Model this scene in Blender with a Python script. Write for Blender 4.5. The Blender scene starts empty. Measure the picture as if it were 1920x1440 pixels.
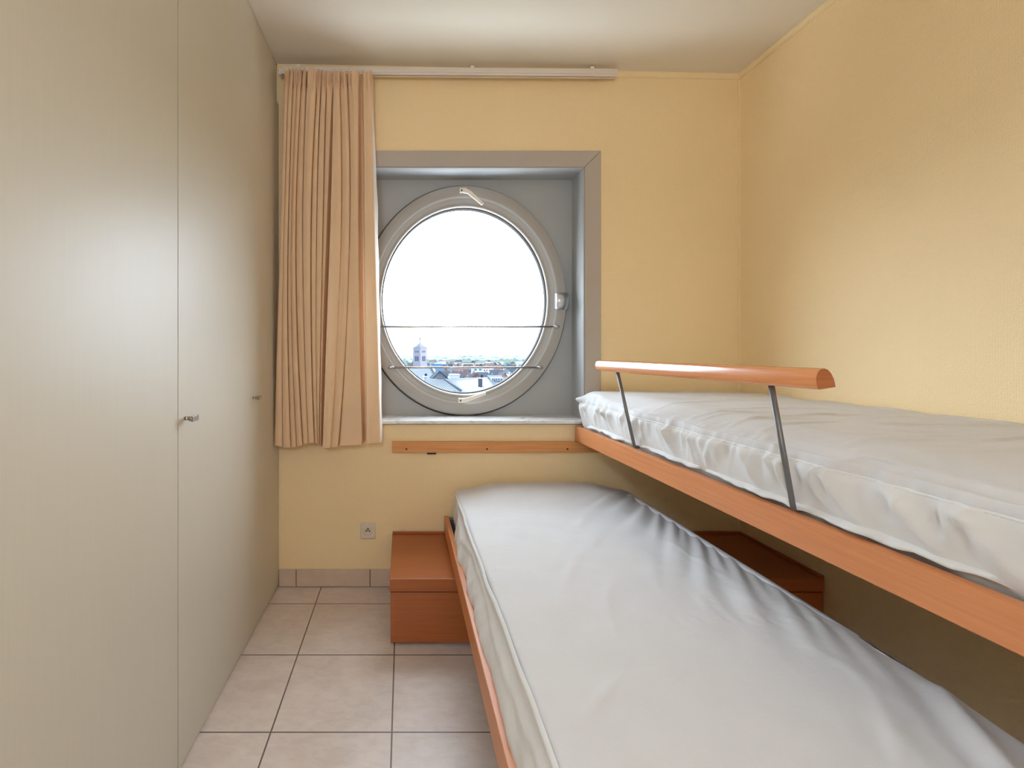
import bpy, bmesh, math, random
import numpy as np
from mathutils import Vector, Matrix

random.seed(7)
PI = math.pi
COL = bpy.context.scene.collection
F, CX, CY, EYE = 890.0, 756.0, 660.0, 1.18      # focal length in px, principal point, eye height

def PX(u, y):
    return (u - CX) * y / F
def PZ(v, y):
    return EYE - (v - CY) * y / F
def at(u, v, y):
    return Vector((PX(u, y), y, PZ(v, y)))

# ------------------------------------------------------------------ materials
def lin(r, g, b):
    f = lambda c: (c / 255 / 12.92) if c / 255 <= 0.04045 else ((c / 255 + 0.055) / 1.055) ** 2.4
    return (f(r), f(g), f(b), 1.0)

def new_mat(name):
    m = bpy.data.materials.new(name)
    m.use_nodes = True
    nt = m.node_tree
    b = nt.nodes['Principled BSDF']
    return m, nt, b

def coords(nt, scale=(1, 1, 1), loc=(0, 0, 0), rot=(0, 0, 0)):
    tc = nt.nodes.new('ShaderNodeTexCoord')
    mp = nt.nodes.new('ShaderNodeMapping')
    mp.inputs['Scale'].default_value = scale
    mp.inputs['Location'].default_value = loc
    mp.inputs['Rotation'].default_value = rot
    nt.links.new(tc.outputs['Object'], mp.inputs['Vector'])
    return mp.outputs['Vector']

def noise(nt, vec, scale, detail=3.0, rough=0.55, dist=0.0):
    n = nt.nodes.new('ShaderNodeTexNoise')
    n.inputs['Scale'].default_value = scale
    n.inputs['Detail'].default_value = detail
    n.inputs['Roughness'].default_value = rough
    n.inputs['Distortion'].default_value = dist
    nt.links.new(vec, n.inputs['Vector'])
    return n.outputs['Fac']

def ramp(nt, fac, stops):
    r = nt.nodes.new('ShaderNodeValToRGB')
    e = r.color_ramp.elements
    while len(e) < len(stops):
        e.new(0.5)
    for k, (p, c) in enumerate(stops):
        e[k].position = p
        e[k].color = c
    nt.links.new(fac, r.inputs['Fac'])
    return r.outputs['Color']

def bump(nt, height, strength, dist, bsdf, normal=None):
    b = nt.nodes.new('ShaderNodeBump')
    b.inputs['Strength'].default_value = strength
    b.inputs['Distance'].default_value = dist
    nt.links.new(height, b.inputs['Height'])
    if normal is not None:
        nt.links.new(normal, b.inputs['Normal'])
    nt.links.new(b.outputs['Normal'], bsdf.inputs['Normal'])
    return b.outputs['Normal']

def scale_c(c, k):
    return (c[0] * k, c[1] * k, c[2] * k, 1.0)

def plain(name, c, rough=0.6, metal=0.0, spec=0.5, var=0.06, nscale=6.0):
    m, nt, b = new_mat(name)
    v = coords(nt)
    n = noise(nt, v, nscale)
    nt.links.new(ramp(nt, n, [(0.3, scale_c(c, 1 - var)), (0.7, scale_c(c, 1 + var))]), b.inputs['Base Color'])
    b.inputs['Roughness'].default_value = rough
    b.inputs['Metallic'].default_value = metal
    b.inputs['Specular IOR Level'].default_value = spec
    return m

def mat_wallpaper():
    m, nt, b = new_mat('woven yellow wallpaper')
    v = coords(nt)
    n = noise(nt, v, 1.3, 2)
    c = lin(240, 215, 168)
    nt.links.new(ramp(nt, n, [(0.3, scale_c(c, 0.97)), (0.7, scale_c(c, 1.03))]), b.inputs['Base Color'])
    b.inputs['Roughness'].default_value = 0.55
    b.inputs['Specular IOR Level'].default_value = 0.35
    # woven glass-fibre relief: small offset lozenges
    vo = nt.nodes.new('ShaderNodeTexVoronoi')
    vo.inputs['Scale'].default_value = 150
    vo.inputs['Randomness'].default_value = 0.45
    mp = coords(nt, (1.0, 1.0, 1.35))
    nt.links.new(mp, vo.inputs['Vector'])
    bump(nt, vo.outputs['Distance'], 0.38, 0.004, b)
    return m

def mat_wood(name, c_lo, c_hi, axis, rough=0.35, coat=0.0):
    m, nt, b = new_mat(name)
    s = [60.0, 60.0, 60.0]
    s[axis] = 1.6
    v = coords(nt, tuple(s))
    n = noise(nt, v, 2.2, 4, 0.6, 0.3)
    n2 = noise(nt, coords(nt, (1.5, 1.5, 1.5)), 2.0, 2)
    mix = nt.nodes.new('ShaderNodeMath'); mix.operation = 'MULTIPLY_ADD'
    nt.links.new(n2, mix.inputs[0]); mix.inputs[1].default_value = 0.35
    nt.links.new(n, mix.inputs[2])
    nt.links.new(ramp(nt, mix.outputs[0], [(0.4, c_lo), (0.9, c_hi)]), b.inputs['Base Color'])
    b.inputs['Roughness'].default_value = rough
    b.inputs['Coat Weight'].default_value = coat
    b.inputs['Coat Roughness'].default_value = 0.12
    bump(nt, n, 0.04, 0.002, b)
    return m

def mat_tiles():
    m, nt, b = new_mat('beige ceramic floor tiles')
    v = coords(nt, (1, 1, 1), (0.035 + 0.376 * 8, -2.225 + 0.376 * 12, 0))
    br = nt.nodes.new('ShaderNodeTexBrick')
    br.offset = 0.0; br.squash = 1.0
    br.inputs['Scale'].default_value = 1.0
    br.inputs['Brick Width'].default_value = 0.376
    br.inputs['Row Height'].default_value = 0.376
    br.inputs['Mortar Size'].default_value = 0.0028
    br.inputs['Mortar Smooth'].default_value = 0.2
    br.inputs['Bias'].default_value = -0.3
    br.inputs['Mortar'].default_value = lin(112, 100, 92)
    nt.links.new(v, br.inputs['Vector'])
    n = noise(nt, coords(nt, (1, 1, 1)), 5.0, 5, 0.6, 0.6)
    n2 = noise(nt, coords(nt, (1, 2.2, 1), rot=(0, 0, 0.6)), 14.0, 4, 0.6, 1.0)
    a = ramp(nt, n, [(0.3, lin(200, 184, 172)), (0.7, lin(221, 208, 197))])
    b2 = ramp(nt, n2, [(0.35, lin(200, 184, 172)), (0.62, lin(223, 210, 200))])
    mx = nt.nodes.new('ShaderNodeMixRGB'); mx.inputs['Fac'].default_value = 0.35
    nt.links.new(a, mx.inputs['Color1']); nt.links.new(b2, mx.inputs['Color2'])
    nt.links.new(mx.outputs['Color'], br.inputs['Color1'])
    nt.links.new(mx.outputs['Color'], br.inputs['Color2'])
    nt.links.new(br.outputs['Color'], b.inputs['Base Color'])
    b.inputs['Roughness'].default_value = 0.38
    inv = nt.nodes.new('ShaderNodeMath'); inv.operation = 'SUBTRACT'
    inv.inputs[0].default_value = 1.0
    nt.links.new(br.outputs['Fac'], inv.inputs[1])
    nrm = bump(nt, inv.outputs[0], 0.5, 0.002, b)
    n3 = noise(nt, coords(nt), 60.0, 4)
    bump(nt, n3, 0.10, 0.004, b, nrm)
    return m

def mat_marble():
    m, nt, b = new_mat('grey veined white marble')
    v = coords(nt, (1.0, 2.0, 2.0), rot=(0, 0.5, 0.5))
    n = noise(nt, v, 7.0, 8, 0.65, 1.8)
    nt.links.new(ramp(nt, n, [(0.30, lin(150, 150, 150)), (0.40, lin(205, 203, 200)), (0.5, lin(226, 224, 220)), (0.8, lin(214, 212, 208))]), b.inputs['Base Color'])
    b.inputs['Roughness'].default_value = 0.25
    return m

def mat_cloth(name, c, fuzz, fscale, transl=0.0, rough=0.9):
    m, nt, b = new_mat(name)
    v = coords(nt)
    n = noise(nt, v, 9.0, 4)
    nt.links.new(ramp(nt, n, [(0.3, scale_c(c, 0.975)), (0.7, scale_c(c, 1.015))]), b.inputs['Base Color'])
    b.inputs['Roughness'].default_value = rough
    b.inputs['Specular IOR Level'].default_value = 0.15
    b.inputs['Sheen Weight'].default_value = 0.12
    n2 = noise(nt, v, fscale, 4, 0.7)
    nrm = bump(nt, n2, fuzz, 0.003, b)
    n4 = noise(nt, v, 22.0, 4, 0.55, 0.4)
    nrm = bump(nt, n4, 0.16, 0.012, b, nrm)
    if transl > 0:
        t = nt.nodes.new('ShaderNodeBsdfTranslucent')
        t.inputs['Color'].default_value = scale_c(c, 1.0)
        nt.links.new(nrm, t.inputs['Normal'])
        mx = nt.nodes.new('ShaderNodeMixShader')
        mx.inputs['Fac'].default_value = transl
        nt.links.new(b.outputs['BSDF'], mx.inputs[1])
        nt.links.new(t.outputs['BSDF'], mx.inputs[2])
        nt.links.new(mx.outputs['Shader'], nt.nodes['Material Output'].inputs['Surface'])
    return m

def mat_glass():
    m, nt, b = new_mat('clear window glass')
    nt.nodes.remove(b)
    tr = nt.nodes.new('ShaderNodeBsdfTransparent')
    tr.inputs['Color'].default_value = (0.97, 0.985, 0.98, 1)
    gl = nt.nodes.new('ShaderNodeBsdfGlossy')
    gl.inputs['Roughness'].default_value = 0.02
    lw = nt.nodes.new('ShaderNodeLayerWeight'); lw.inputs['Blend'].default_value = 0.5
    pw = nt.nodes.new('ShaderNodeMath'); pw.operation = 'POWER'; pw.inputs[1].default_value = 5.0
    nt.links.new(lw.outputs['Facing'], pw.inputs[0])
    fr = nt.nodes.new('ShaderNodeMath'); fr.operation = 'MULTIPLY_ADD'
    fr.inputs[1].default_value = 0.95; fr.inputs[2].default_value = 0.04
    nt.links.new(pw.outputs[0], fr.inputs[0])
    mx = nt.nodes.new('ShaderNodeMixShader')
    nt.links.new(fr.outputs[0], mx.inputs['Fac'])
    nt.links.new(tr.outputs['BSDF'], mx.inputs[1])
    nt.links.new(gl.outputs['BSDF'], mx.inputs[2])
    nt.links.new(mx.outputs['Shader'], nt.nodes['Material Output'].inputs['Surface'])
    return m

def mat_emit(name, c, s):
    m, nt, b = new_mat(name)
    b.inputs['Base Color'].default_value = c
    b.inputs['Emission Color'].default_value = c
    b.inputs['Emission Strength'].default_value = s
    return m

def mat_laminate():
    m, nt, b = new_mat('satin off-white laminate')
    v = coords(nt, (90, 90, 2.0))
    n = noise(nt, v, 2.0, 3)
    c = lin(206, 200, 184)
    nt.links.new(ramp(nt, n, [(0.3, scale_c(c, 0.985)), (0.7, scale_c(c, 1.01))]), b.inputs['Base Color'])
    b.inputs['Roughness'].default_value = 0.42
    b.inputs['Specular IOR Level'].default_value = 0.46
    bump(nt, n, 0.03, 0.001, b)
    return m

M = {}
M['wall'] = mat_wallpaper()
M['ceiling'] = plain('cream ceiling paint', lin(224, 216, 200), 0.8, var=0.015, nscale=2)
M['trim'] = plain('cream painted moulding', lin(236, 214, 168), 0.6, var=0.02)
M['tiles'] = mat_tiles()
M['skirt_tile'] = plain('beige skirting tile', lin(202, 180, 160), 0.4, var=0.06, nscale=14)
M['grout'] = plain('dark grout', lin(120, 105, 95), 0.9)
M['laminate'] = mat_laminate()
M['gapdark'] = plain('wardrobe carcass', lin(205, 190, 160), 0.7)
M['chrome'] = plain('brushed nickel', (0.55, 0.53, 0.52, 1), 0.25, 1.0)
M['alu'] = plain('grey painted aluminium', lin(166, 162, 156), 0.42, 0.0, 0.5, var=0.02)
M['alu_hinge'] = plain('brushed aluminium', (0.62, 0.61, 0.60, 1), 0.35, 0.85)
M['panel_grey'] = plain('grey window panel', lin(170, 171, 170), 0.5, var=0.02)
M['frame_grey'] = plain('warm grey window surround', lin(178, 168, 157), 0.5, var=0.015)
M['gasket'] = plain('dark rubber gasket', lin(58, 50, 44), 0.7, var=0.3, nscale=5)
M['bead'] = plain('white glazing bead', lin(236, 236, 236), 0.3, var=0.01)
M['white_plastic'] = plain('white plastic', lin(236, 226, 210), 0.4, var=0.01)
M['track'] = plain('white curtain track enamel', lin(222, 212, 200), 0.4, var=0.01)
M['socket'] = plain('ivory socket plastic', lin(212, 198, 178), 0.4, var=0.01)
M['black'] = plain('black plastic', lin(28, 26, 25), 0.5)
M['marble'] = mat_marble()
M['end_grain_shade'] = mat_wood('shaded end grain beech', lin(150, 84, 44), lin(176, 104, 60), 0, 0.5)  # end grain; the dark tone also stands for shade on the end face
M['underside'] = plain('dark underside board', lin(110, 80, 55), 0.8)
M['wood_x'] = mat_wood('beech across', lin(190, 116, 66), lin(220, 150, 96), 0, 0.4)
M['wood_y'] = mat_wood('beech along bed', lin(196, 124, 76), lin(212, 141, 92), 1, 0.38)
M['wood_bar'] = mat_wood('varnished beech handrail', lin(208, 132, 80), lin(224, 150, 96), 1, 0.22, 0.6)
M['wood_ledger'] = mat_wood('pine batten', lin(196, 128, 70), lin(222, 160, 98), 0, 0.45)
M['wood_bench'] = mat_wood('orange beech bench', lin(156, 84, 38), lin(174, 99, 50), 0, 0.33)
M['screw'] = plain('dark screw', lin(92, 58, 34), 0.5)
M['steel_grey'] = plain('grey steel', lin(112, 110, 110), 0.4, 0.4)
M['sheet'] = mat_cloth('white terry sheet', lin(212, 210, 208), 0.35, 420)
M['skirt'] = mat_cloth('thin white cotton', lin(226, 224, 220), 0.06, 300, 0.12)
M['skirt_solid'] = mat_cloth('white cotton side', lin(222, 220, 216), 0.08, 300)
M['edging'] = mat_cloth('elastic sheet edging', lin(226, 228, 234), 0.04, 200, 0.0, 0.5)
M['curtain'] = mat_cloth('tan curtain cloth', lin(232, 199, 162), 0.12, 500, 0.14)
M['lining'] = mat_cloth('white curtain edge', lin(240, 234, 226), 0.05, 300, 0.3)
M['glass'] = mat_glass()

# ------------------------------------------------------------------ objects
def link(o, parent=None):
    COL.objects.link(o)
    if parent is not None:
        o.parent = parent
    return o

def wloc(o):
    p = Vector((0, 0, 0))
    while o is not None:
        p += o.location
        o = o.parent
    return p

def tag(o, label, cat, group=None, kind=None):
    o['label'] = label
    o['category'] = cat
    if group: o['group'] = group
    if kind: o['kind'] = kind
    return o

def thing(name, loc, label, cat, group=None):
    o = bpy.data.objects.new(name, None)
    o.empty_display_size = 0.05
    o.location = loc
    link(o)
    return tag(o, label, cat, group)

def from_bm(name, bm, mat, parent=None, smooth=False, origin=None):
    """bm is in world coordinates; the object's origin goes to its parent (or to origin)."""
    me = bpy.data.meshes.new(name)
    o = bpy.data.objects.new(name, me)
    off = Vector(origin) if origin is not None else Vector((0, 0, 0))
    if parent is not None:
        off = wloc(parent)
    bmesh.ops.translate(bm, verts=bm.verts, vec=-off)
    bmesh.ops.recalc_face_normals(bm, faces=bm.faces)
    if smooth:
        for f in bm.faces: f.smooth = True
    bm.to_mesh(me); bm.free()
    mats = mat if isinstance(mat, (list, tuple)) else [mat]
    for mm in mats: me.materials.append(mm)
    link(o, parent)
    if parent is None and origin is not None:
        o.location = origin
    return o

def structure(o, label=None):
    o['kind'] = 'structure'
    if label: o['label'] = label
    return o

def box(bm, x0, x1, y0, y1, z0, z1, bev=0.0, seg=2, mi=0):
    r = bmesh.ops.create_cube(bm, size=1.0)
    vs = r['verts']
    bmesh.ops.scale(bm, vec=(x1 - x0, y1 - y0, z1 - z0), verts=vs)
    bmesh.ops.translate(bm, vec=((x0 + x1) / 2, (y0 + y1) / 2, (z0 + z1) / 2), verts=vs)
    fs = set(f for v in vs for f in v.link_faces)
    for f in fs: f.material_index = mi
    if bev > 0:
        es = list(set(e for v in vs for e in v.link_edges))
        r2 = bmesh.ops.bevel(bm, geom=es, offset=bev, segments=seg, affect='EDGES', profile=0.5, material=mi)
    return vs

def boxo(name, mat, parent, x0, x1, y0, y1, z0, z1, bev=0.0, origin=None, smooth=False):
    bm = bmesh.new()
    box(bm, x0, x1, y0, y1, z0, z1, bev)
    return from_bm(name, bm, mat, parent, smooth, origin)

def hexa(bm, p8, mi=0):
    """8 points: bottom 4 (ccw) then top 4."""
    vs = [bm.verts.new(p) for p in p8]
    for idx in ((0, 3, 2, 1), (4, 5, 6, 7), (0, 1, 5, 4), (1, 2, 6, 5), (2, 3, 7, 6), (3, 0, 4, 7)):
        f = bm.faces.new([vs[i] for i in idx]); f.material_index = mi
    return vs

def tube(bm, pts, r, seg=10, cap=True, mi=0):
    pts = [Vector(p) for p in pts]
    rs = r if isinstance(r, (list, tuple)) else [r] * len(pts)
    rings = []
    up = Vector((0, 0, 1))
    for i, p in enumerate(pts):
        if i == 0: d = pts[1] - p
        elif i == len(pts) - 1: d = p - pts[i - 1]
        else: d = (pts[i + 1] - p).normalized() + (p - pts[i - 1]).normalized()
        d.normalize()
        a = d.cross(up)
        if a.length < 1e-3: a = d.cross(Vector((1, 0, 0)))
        a.normalize(); b = d.cross(a).normalized()
        rings.append([bm.verts.new(p + (a * math.cos(t) + b * math.sin(t)) * rs[i])
                      for t in [2 * PI * k / seg for k in range(seg)]])
    for A, B in zip(rings, rings[1:]):
        for k in range(seg):
            f = bm.faces.new((A[k], A[(k + 1) % seg], B[(k + 1) % seg], B[k])); f.smooth = True; f.material_index = mi
    if cap:
        bm.faces.new(rings[0][::-1]).material_index = mi
        bm.faces.new(rings[-1]).material_index = mi

def cyl(bm, c, axis, r, h, seg=24, r2=None, mi=0):
    """cylinder starting at c along the axis for length h"""
    c = Vector(c); a = Vector(axis).normalized()
    tube(bm, [c, c + a * h], [r, r if r2 is None else r2], seg, True, mi)

def grid_mesh(bm, P, closed_u=False, mi=0, smooth=True):
    """P[i][j] -> quads"""
    V = [[bm.verts.new(p) for p in row] for row in P]
    n = len(V)
    for i in range(n if closed_u else n - 1):
        A, B = V[i], V[(i + 1) % n]
        for j in range(len(A) - 1):
            f = bm.faces.new((A[j], A[j + 1], B[j + 1], B[j])); f.smooth = smooth; f.material_index = mi
    return V

# ================================================================== SETTING
YB = 2.39           # face of the window wall
XR = 1.692          # face of the right wall
XL = -1.24          # left wall (behind the wardrobe)
YF = -1.30          # wall behind the camera
ZL, ZR = 2.622, 2.574   # ceiling height at left and right (it falls a little to the right)
def zceil(x): return ZL + (ZR - ZL) * (x + 0.636) / (XR + 0.636)

boxo('floor', M['tiles'], None, XL - 0.1, XR + 0.1, YF - 0.1, YB + 0.21, -0.12, 0.0)
structure(bpy.data.objects['floor'], 'floor of square beige ceramic tiles with dark joints')

bm = bmesh.new()
za, zb = zceil(XL - 0.1), zceil(XR + 0.1)
hexa(bm, [(XL - .1, YF - .1, za), (XR + .1, YF - .1, zb), (XR + .1, YB + .21, zb), (XL - .1, YB + .21, za),
          (XL - .1, YF - .1, 2.9), (XR + .1, YF - .1, 2.9), (XR + .1, YB + .21, 2.9), (XL - .1, YB + .21, 2.9)])
structure(from_bm('ceiling', bm, M['ceiling']), 'smooth cream painted ceiling')

# window opening in the back wall
HX0, HX1, HZ0, HZ1 = -0.264, 0.918, 0.815, 2.120
bm = bmesh.new()
box(bm, XL - .1, HX0, YB, YB + 0.21, 0, 2.9)
box(bm, HX1, XR + .1, YB, YB + 0.21, 0, 2.9)
box(bm, HX0, HX1, YB, YB + 0.21, 0, HZ0)
box(bm, HX0, HX1, YB, YB + 0.21, HZ1, 2.9)
structure(from_bm('wall_back', bm, M['wall']), 'yellow wallpapered wall around the round window')
boxo('wall_right', M['wall'], None, XR, XR + 0.12, YF - .1, YB, 0, 2.9)
structure(bpy.data.objects['wall_right'], 'yellow woven wallpaper wall beside the upper bunk')
boxo('wall_left', M['ceiling'], None, XL - 0.12, XL, YF - .1, YB, 0, 2.9)
structure(bpy.data.objects['wall_left'], 'wall behind the fitted wardrobe')
boxo('wall_front', M['ceiling'], None, XL, XR, YF - 0.12, YF, 0, 2.9)
structure(bpy.data.objects['wall_front'], 'wall behind the camera')

# thin mouldings under the ceiling
def cove(name, pts_axis, label):
    bm = bmesh.new()
    prof = [(0, 0), (0.016, 0), (0.016, -0.004), (0.012, -0.010), (0.006, -0.015), (0.005, -0.024), (0, -0.024)]
    P = []
    for base, inward, zc in pts_axis:
        P.append([Vector(base) + Vector(inward) * a + Vector((0, 0, zc + b)) for a, b in prof])
    V = grid_mesh(bm, P, smooth=False)
    for k in (0, -1):
        bm.faces.new(V[k])
    return structure(from_bm(name, bm, M['trim']), label)
cove('trim_1', [((-0.63, YB, 0), (0, -1, 0), zceil(-.63)), ((XR, YB, 0), (0, -1, 0), zceil(XR))], 'thin cream moulding above the window wall')
cove('trim_2', [((XR, YB - .002, 0), (-1, 0, 0), zceil(XR)), ((XR, YF, 0), (-1, 0, 0), zceil(XR))], 'thin cream moulding above the right wall')
boxo('trim_3', M['trim'], None, XR - 0.007, XR, YB - 0.006, YB, 0.0, ZR - .025)
structure(bpy.data.objects['trim_3'], 'sealed vertical corner seam of the yellow walls')

# skirting tiles along the back wall
bm = bmesh.new()
xs = [-0.626 - .37 + .089, -0.537, -0.1665, 0.204, 0.574, 0.944, 1.314, XR]
box(bm, -0.626, XR - .001, YB - 0.006, YB, 0.0, 0.086, mi=1)
xs[0] = -0.626
for a, b in zip(xs, xs[1:]):
    box(bm, a + 0.0022, b - 0.0022, YB - 0.010, YB, 0.003, 0.089, 0.0015, 1, mi=0)
structure(from_bm('baseboard_back', bm, [M['skirt_tile'], M['grout']]), 'beige skirting tiles under the window wall')

# ------------------------------------------------------------------ window
WX, WZ, WK = 0.326, 1.455, 0.888
WIN = bpy.data.objects.new('window_1', None); WIN.location = (WX, 2.56, 0.84); link(WIN)
structure(WIN, 'round grey window in a square grey recess')

def ering(bm, prof, n=128, closed=True, mi=0):
    P = []
    for k in range(n):
        t = 2 * PI * k / n
        P.append([Vector((WX + b * WK * math.cos(t), y, WZ + b * math.sin(t))) for b, y in prof])
    grid_mesh(bm, P, closed_u=True, mi=mi)

# recess lining: two sides and top
bm = bmesh.new()
t = 0.012
box(bm, HX0, HX0 + t, YB - .001, 2.56, 0.84, HZ1 - t)
box(bm, HX1 - t + .004, HX1 + .004, YB - .001, 2.56, 0.84, HZ1 - t)
box(bm, HX0, HX1 + .004, YB - .001, 2.56, HZ1 - t, HZ1)
from_bm('reveal_lining', bm, M['panel_grey'], WIN)
# surround boards with mitred corners
fo, fi, yf = 0.074, 0.0, YB - 0.012
def board(pts):
    bm = bmesh.new()
    vs0 = [bm.verts.new((x, YB, z)) for x, z in pts]
    vs1 = [bm.verts.new((x, yf, z)) for x, z in pts]
    bm.faces.new(vs1[::-1]); bm.faces.new(vs0)
    for k in range(4):
        bm.faces.new((vs0[k], vs0[(k + 1) % 4], vs1[(k + 1) % 4], vs1[k]))
    bmesh.ops.recalc_face_normals(bm, faces=bm.faces)
    es = [e for e in bm.edges if all(abs(v.co.y - yf) < 1e-6 for v in e.verts)]
    bmesh.ops.bevel(bm, geom=es, offset=0.003, segments=2, affect='EDGES', profile=0.5)
    return bm
g = 0.0006
X0i, X1i, Z1i = HX0 + t, HX1 - t + .004, HZ1 - t
X0o, X1o, Z1o = X0i - .082, X1i + .082, Z1i + .082
from_bm('surround_board', board([(X0o + g, Z1o), (X1o - g, Z1o), (X1i - g, Z1i), (X0i + g, Z1i)]), M['frame_grey'], WIN)
from_bm('surround_board', board([(X1i, Z1i - g), (X1o, Z1o - g), (X1o, 0.80), (X1i, 0.80)]), M['frame_grey'], WIN)
from_bm('surround_board', board([(X0i, Z1i - g), (X0o, Z1o - g), (X0o, 0.80), (X0i, 0.80)]), M['frame_grey'], WIN)
# slim inner bead of the surround
bm = bmesh.new()
box(bm, X0i, X1i, YB - .010, YB + .010, Z1i - .006, Z1i, 0.002, 1)
box(bm, X1i - .006, X1i, YB - .010, YB + .010, 0.84, Z1i - .0065, 0.002, 1)
box(bm, X0i, X0i + .006, YB - .010, YB + .010, 0.84, Z1i - .0065, 0.002, 1)
from_bm('surround_bead', bm, M['alu'], WIN)
# panel with elliptical hole
bm = bmesh.new()
N = 128
inner, outer = [], []
xa, xb, zlo, zhi = HX0, HX1 + .004, 0.815, HZ1
for k in range(N):
    a = 2 * PI * k / N
    c, s = math.cos(a), math.sin(a)
    inner.append((WX + .600 * WK * c, WZ + .600 * s))
    ts = []
    if abs(c) > 1e-9: ts.append(((xb if c > 0 else xa) - WX) / c)
    if abs(s) > 1e-9: ts.append(((zhi if s > 0 else zlo) - WZ) / s)
    tt = min(ts)
    outer.append((WX + tt * c, WZ + tt * s))
corners = [(xa, zlo), (xb, zlo), (xb, zhi), (xa, zhi)]
for cx_, cz_ in corners:
    j = min(range(N), key=lambda q: (outer[q][0] - cx_) ** 2 + (outer[q][1] - cz_) ** 2)
    outer[j] = (cx_, cz_)
P = [[Vector((inner[k][0], 2.60, inner[k][1])), Vector((inner[k][0], 2.56, inner[k][1])), Vector((outer[k][0], 2.56, outer[k][1])), Vector((outer[k][0], 2.60, outer[k][1]))] for k in range(N)]
grid_mesh(bm, P, closed_u=True, smooth=False)
from_bm('panel', bm, M['panel_grey'], WIN)
bm = bmesh.new(); ering(bm, [(.597, 2.575), (.6195, 2.5595), (.6195, 2.549), (.606, 2.549)])
from_bm('gasket', bm, M['gasket'], WIN, True)
bm = bmesh.new()
prof = [(.600, 2.59), (.612, 2.556), (.612, 2.532), (.6105, 2.527), (.6055, 2.517), (.603, 2.5155), (.556, 2.5145), (.553, 2.5150), (.5475, 2.5165), (.5435, 2.524), (.541, 2.5245),
        (.511, 2.538), (.5085, 2.541), (.508, 2.59)]
ering(bm, prof)
sash = from_bm('round_frame', bm, M['alu'], WIN, True)
bm = bmesh.new(); ering(bm, [(.5085, 2.56), (.5085, 2.539), (.506, 2.5365), (.502, 2.5375), (.499, 2.541), (.4985, 2.56)])
from_bm('glazing_bead', bm, M['bead'], WIN, True)
bm = bmesh.new(); ering(bm, [(.4985, 2.545), (.4935, 2.547), (.4925, 2.58)])
from_bm('glazing_seal', bm, M['gasket'], WIN, True)
bm = bmesh.new()
for yy in (2.557,):
    ring = [bm.verts.new((WX + .498 * WK * math.cos(2 * PI * k / 96), yy, WZ + .498 * math.sin(2 * PI * k / 96))) for k in range(96)]
    bm.faces.new(ring)
from_bm('pane', bm, M['glass'], WIN)
# sill
bm = bmesh.new()
box(bm, HX0 + .001, HX1 + .003, 2.352, 2.559, 0.822, 0.84, 0.004, 3)
from_bm('window_sill', bm, M['marble'], WIN)
# hinge
def half_drum(x0, x1, dome=0.0):
    bm = bmesh.new()
    P = []
    for k in range(25):
        a = PI * k / 24
        row = []
        for x, s in ((x0, 0.80 if dome else 1.0), (x0 + dome, 1.0), (x1, 1.0)):
            row.append(Vector((x, 2.518 - 0.040 * s * math.sin(a), 1.449 - 0.0465 * s * math.cos(a))))
        P.append(row)
    V = grid_mesh(bm, P)
    bm.faces.new([r[0] for r in V]); bm.faces.new([r[-1] for r in V])
    return bm
from_bm('hinge', half_drum(.802, .8480, 0.004), M['alu_hinge'], WIN)
from_bm('hinge', half_drum(.8495, .869, 0.0), M['alu_hinge'], WIN)
# two safety bars
for v, u0, u1 in ((612.5, 0, 1048), (689, 0, 1017)):
    z = PZ(v, 2.49); x1 = PX(u1, 2.49); x0 = 2 * WX - x1
    bm = bmesh.new()
    tube(bm, [(x0, 2.49, z), (x1, 2.49, z)], 0.0050, 12)
    for x, s in ((x0 + .014, 1), (x1 - .014, -1)):
        cyl(bm, (x, 2.489, z), (0, 1, 0), 0.0065, 0.027, 12)
        tube(bm, [(x - .012, 2.49, z), (x + .014, 2.49, z)], 0.0066, 12)
    from_bm('safety_bar', bm, M['chrome'], WIN)
# two latches
def latch(pu, pv, pts, wr):
    bm = bmesh.new()
    c = at(pu, pv, 2.512)
    box(bm, c.x - .013, c.x + .025, 2.504, 2.519, c.z - .013, c.z + .013, .002, 1)
    cyl(bm, (c.x - .002, 2.5045, c.z), (0, -1, 0), 0.0045, 0.001, 12, mi=1)
    q = [at(u, v, y) for u, v, y in pts]
    for i in range(len(q) - 1):
        a, b = q[i], q[i + 1]
        d = (b - a).normalized()
        up = Vector((0, -1, 0)); s = d.cross(up).normalized(); up = s.cross(d).normalized()
        w0, w1 = wr[i], wr[i + 1]
        p8 = [a + s * w0 + up * .006, a - s * w0 + up * .006, a - s * w0 - up * .006, a + s * w0 - up * .006,
              b + s * w1 + up * .006, b - s * w1 + up * .006, b - s * w1 - up * .006, b + s * w1 - up * .006]
        hexa(bm, p8)
    return from_bm('latch', bm, [M['white_plastic'], M['black']], WIN)
latch(866, 357.5, [(870.5, 357.5, 2.498), (879, 360, 2.49), (905, 383, 2.47)], [.011, .010, .0065])
latch(864, 751, [(869, 751.5, 2.498), (878, 749, 2.49), (911, 737.5, 2.475)], [.011, .010, .0065])

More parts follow.
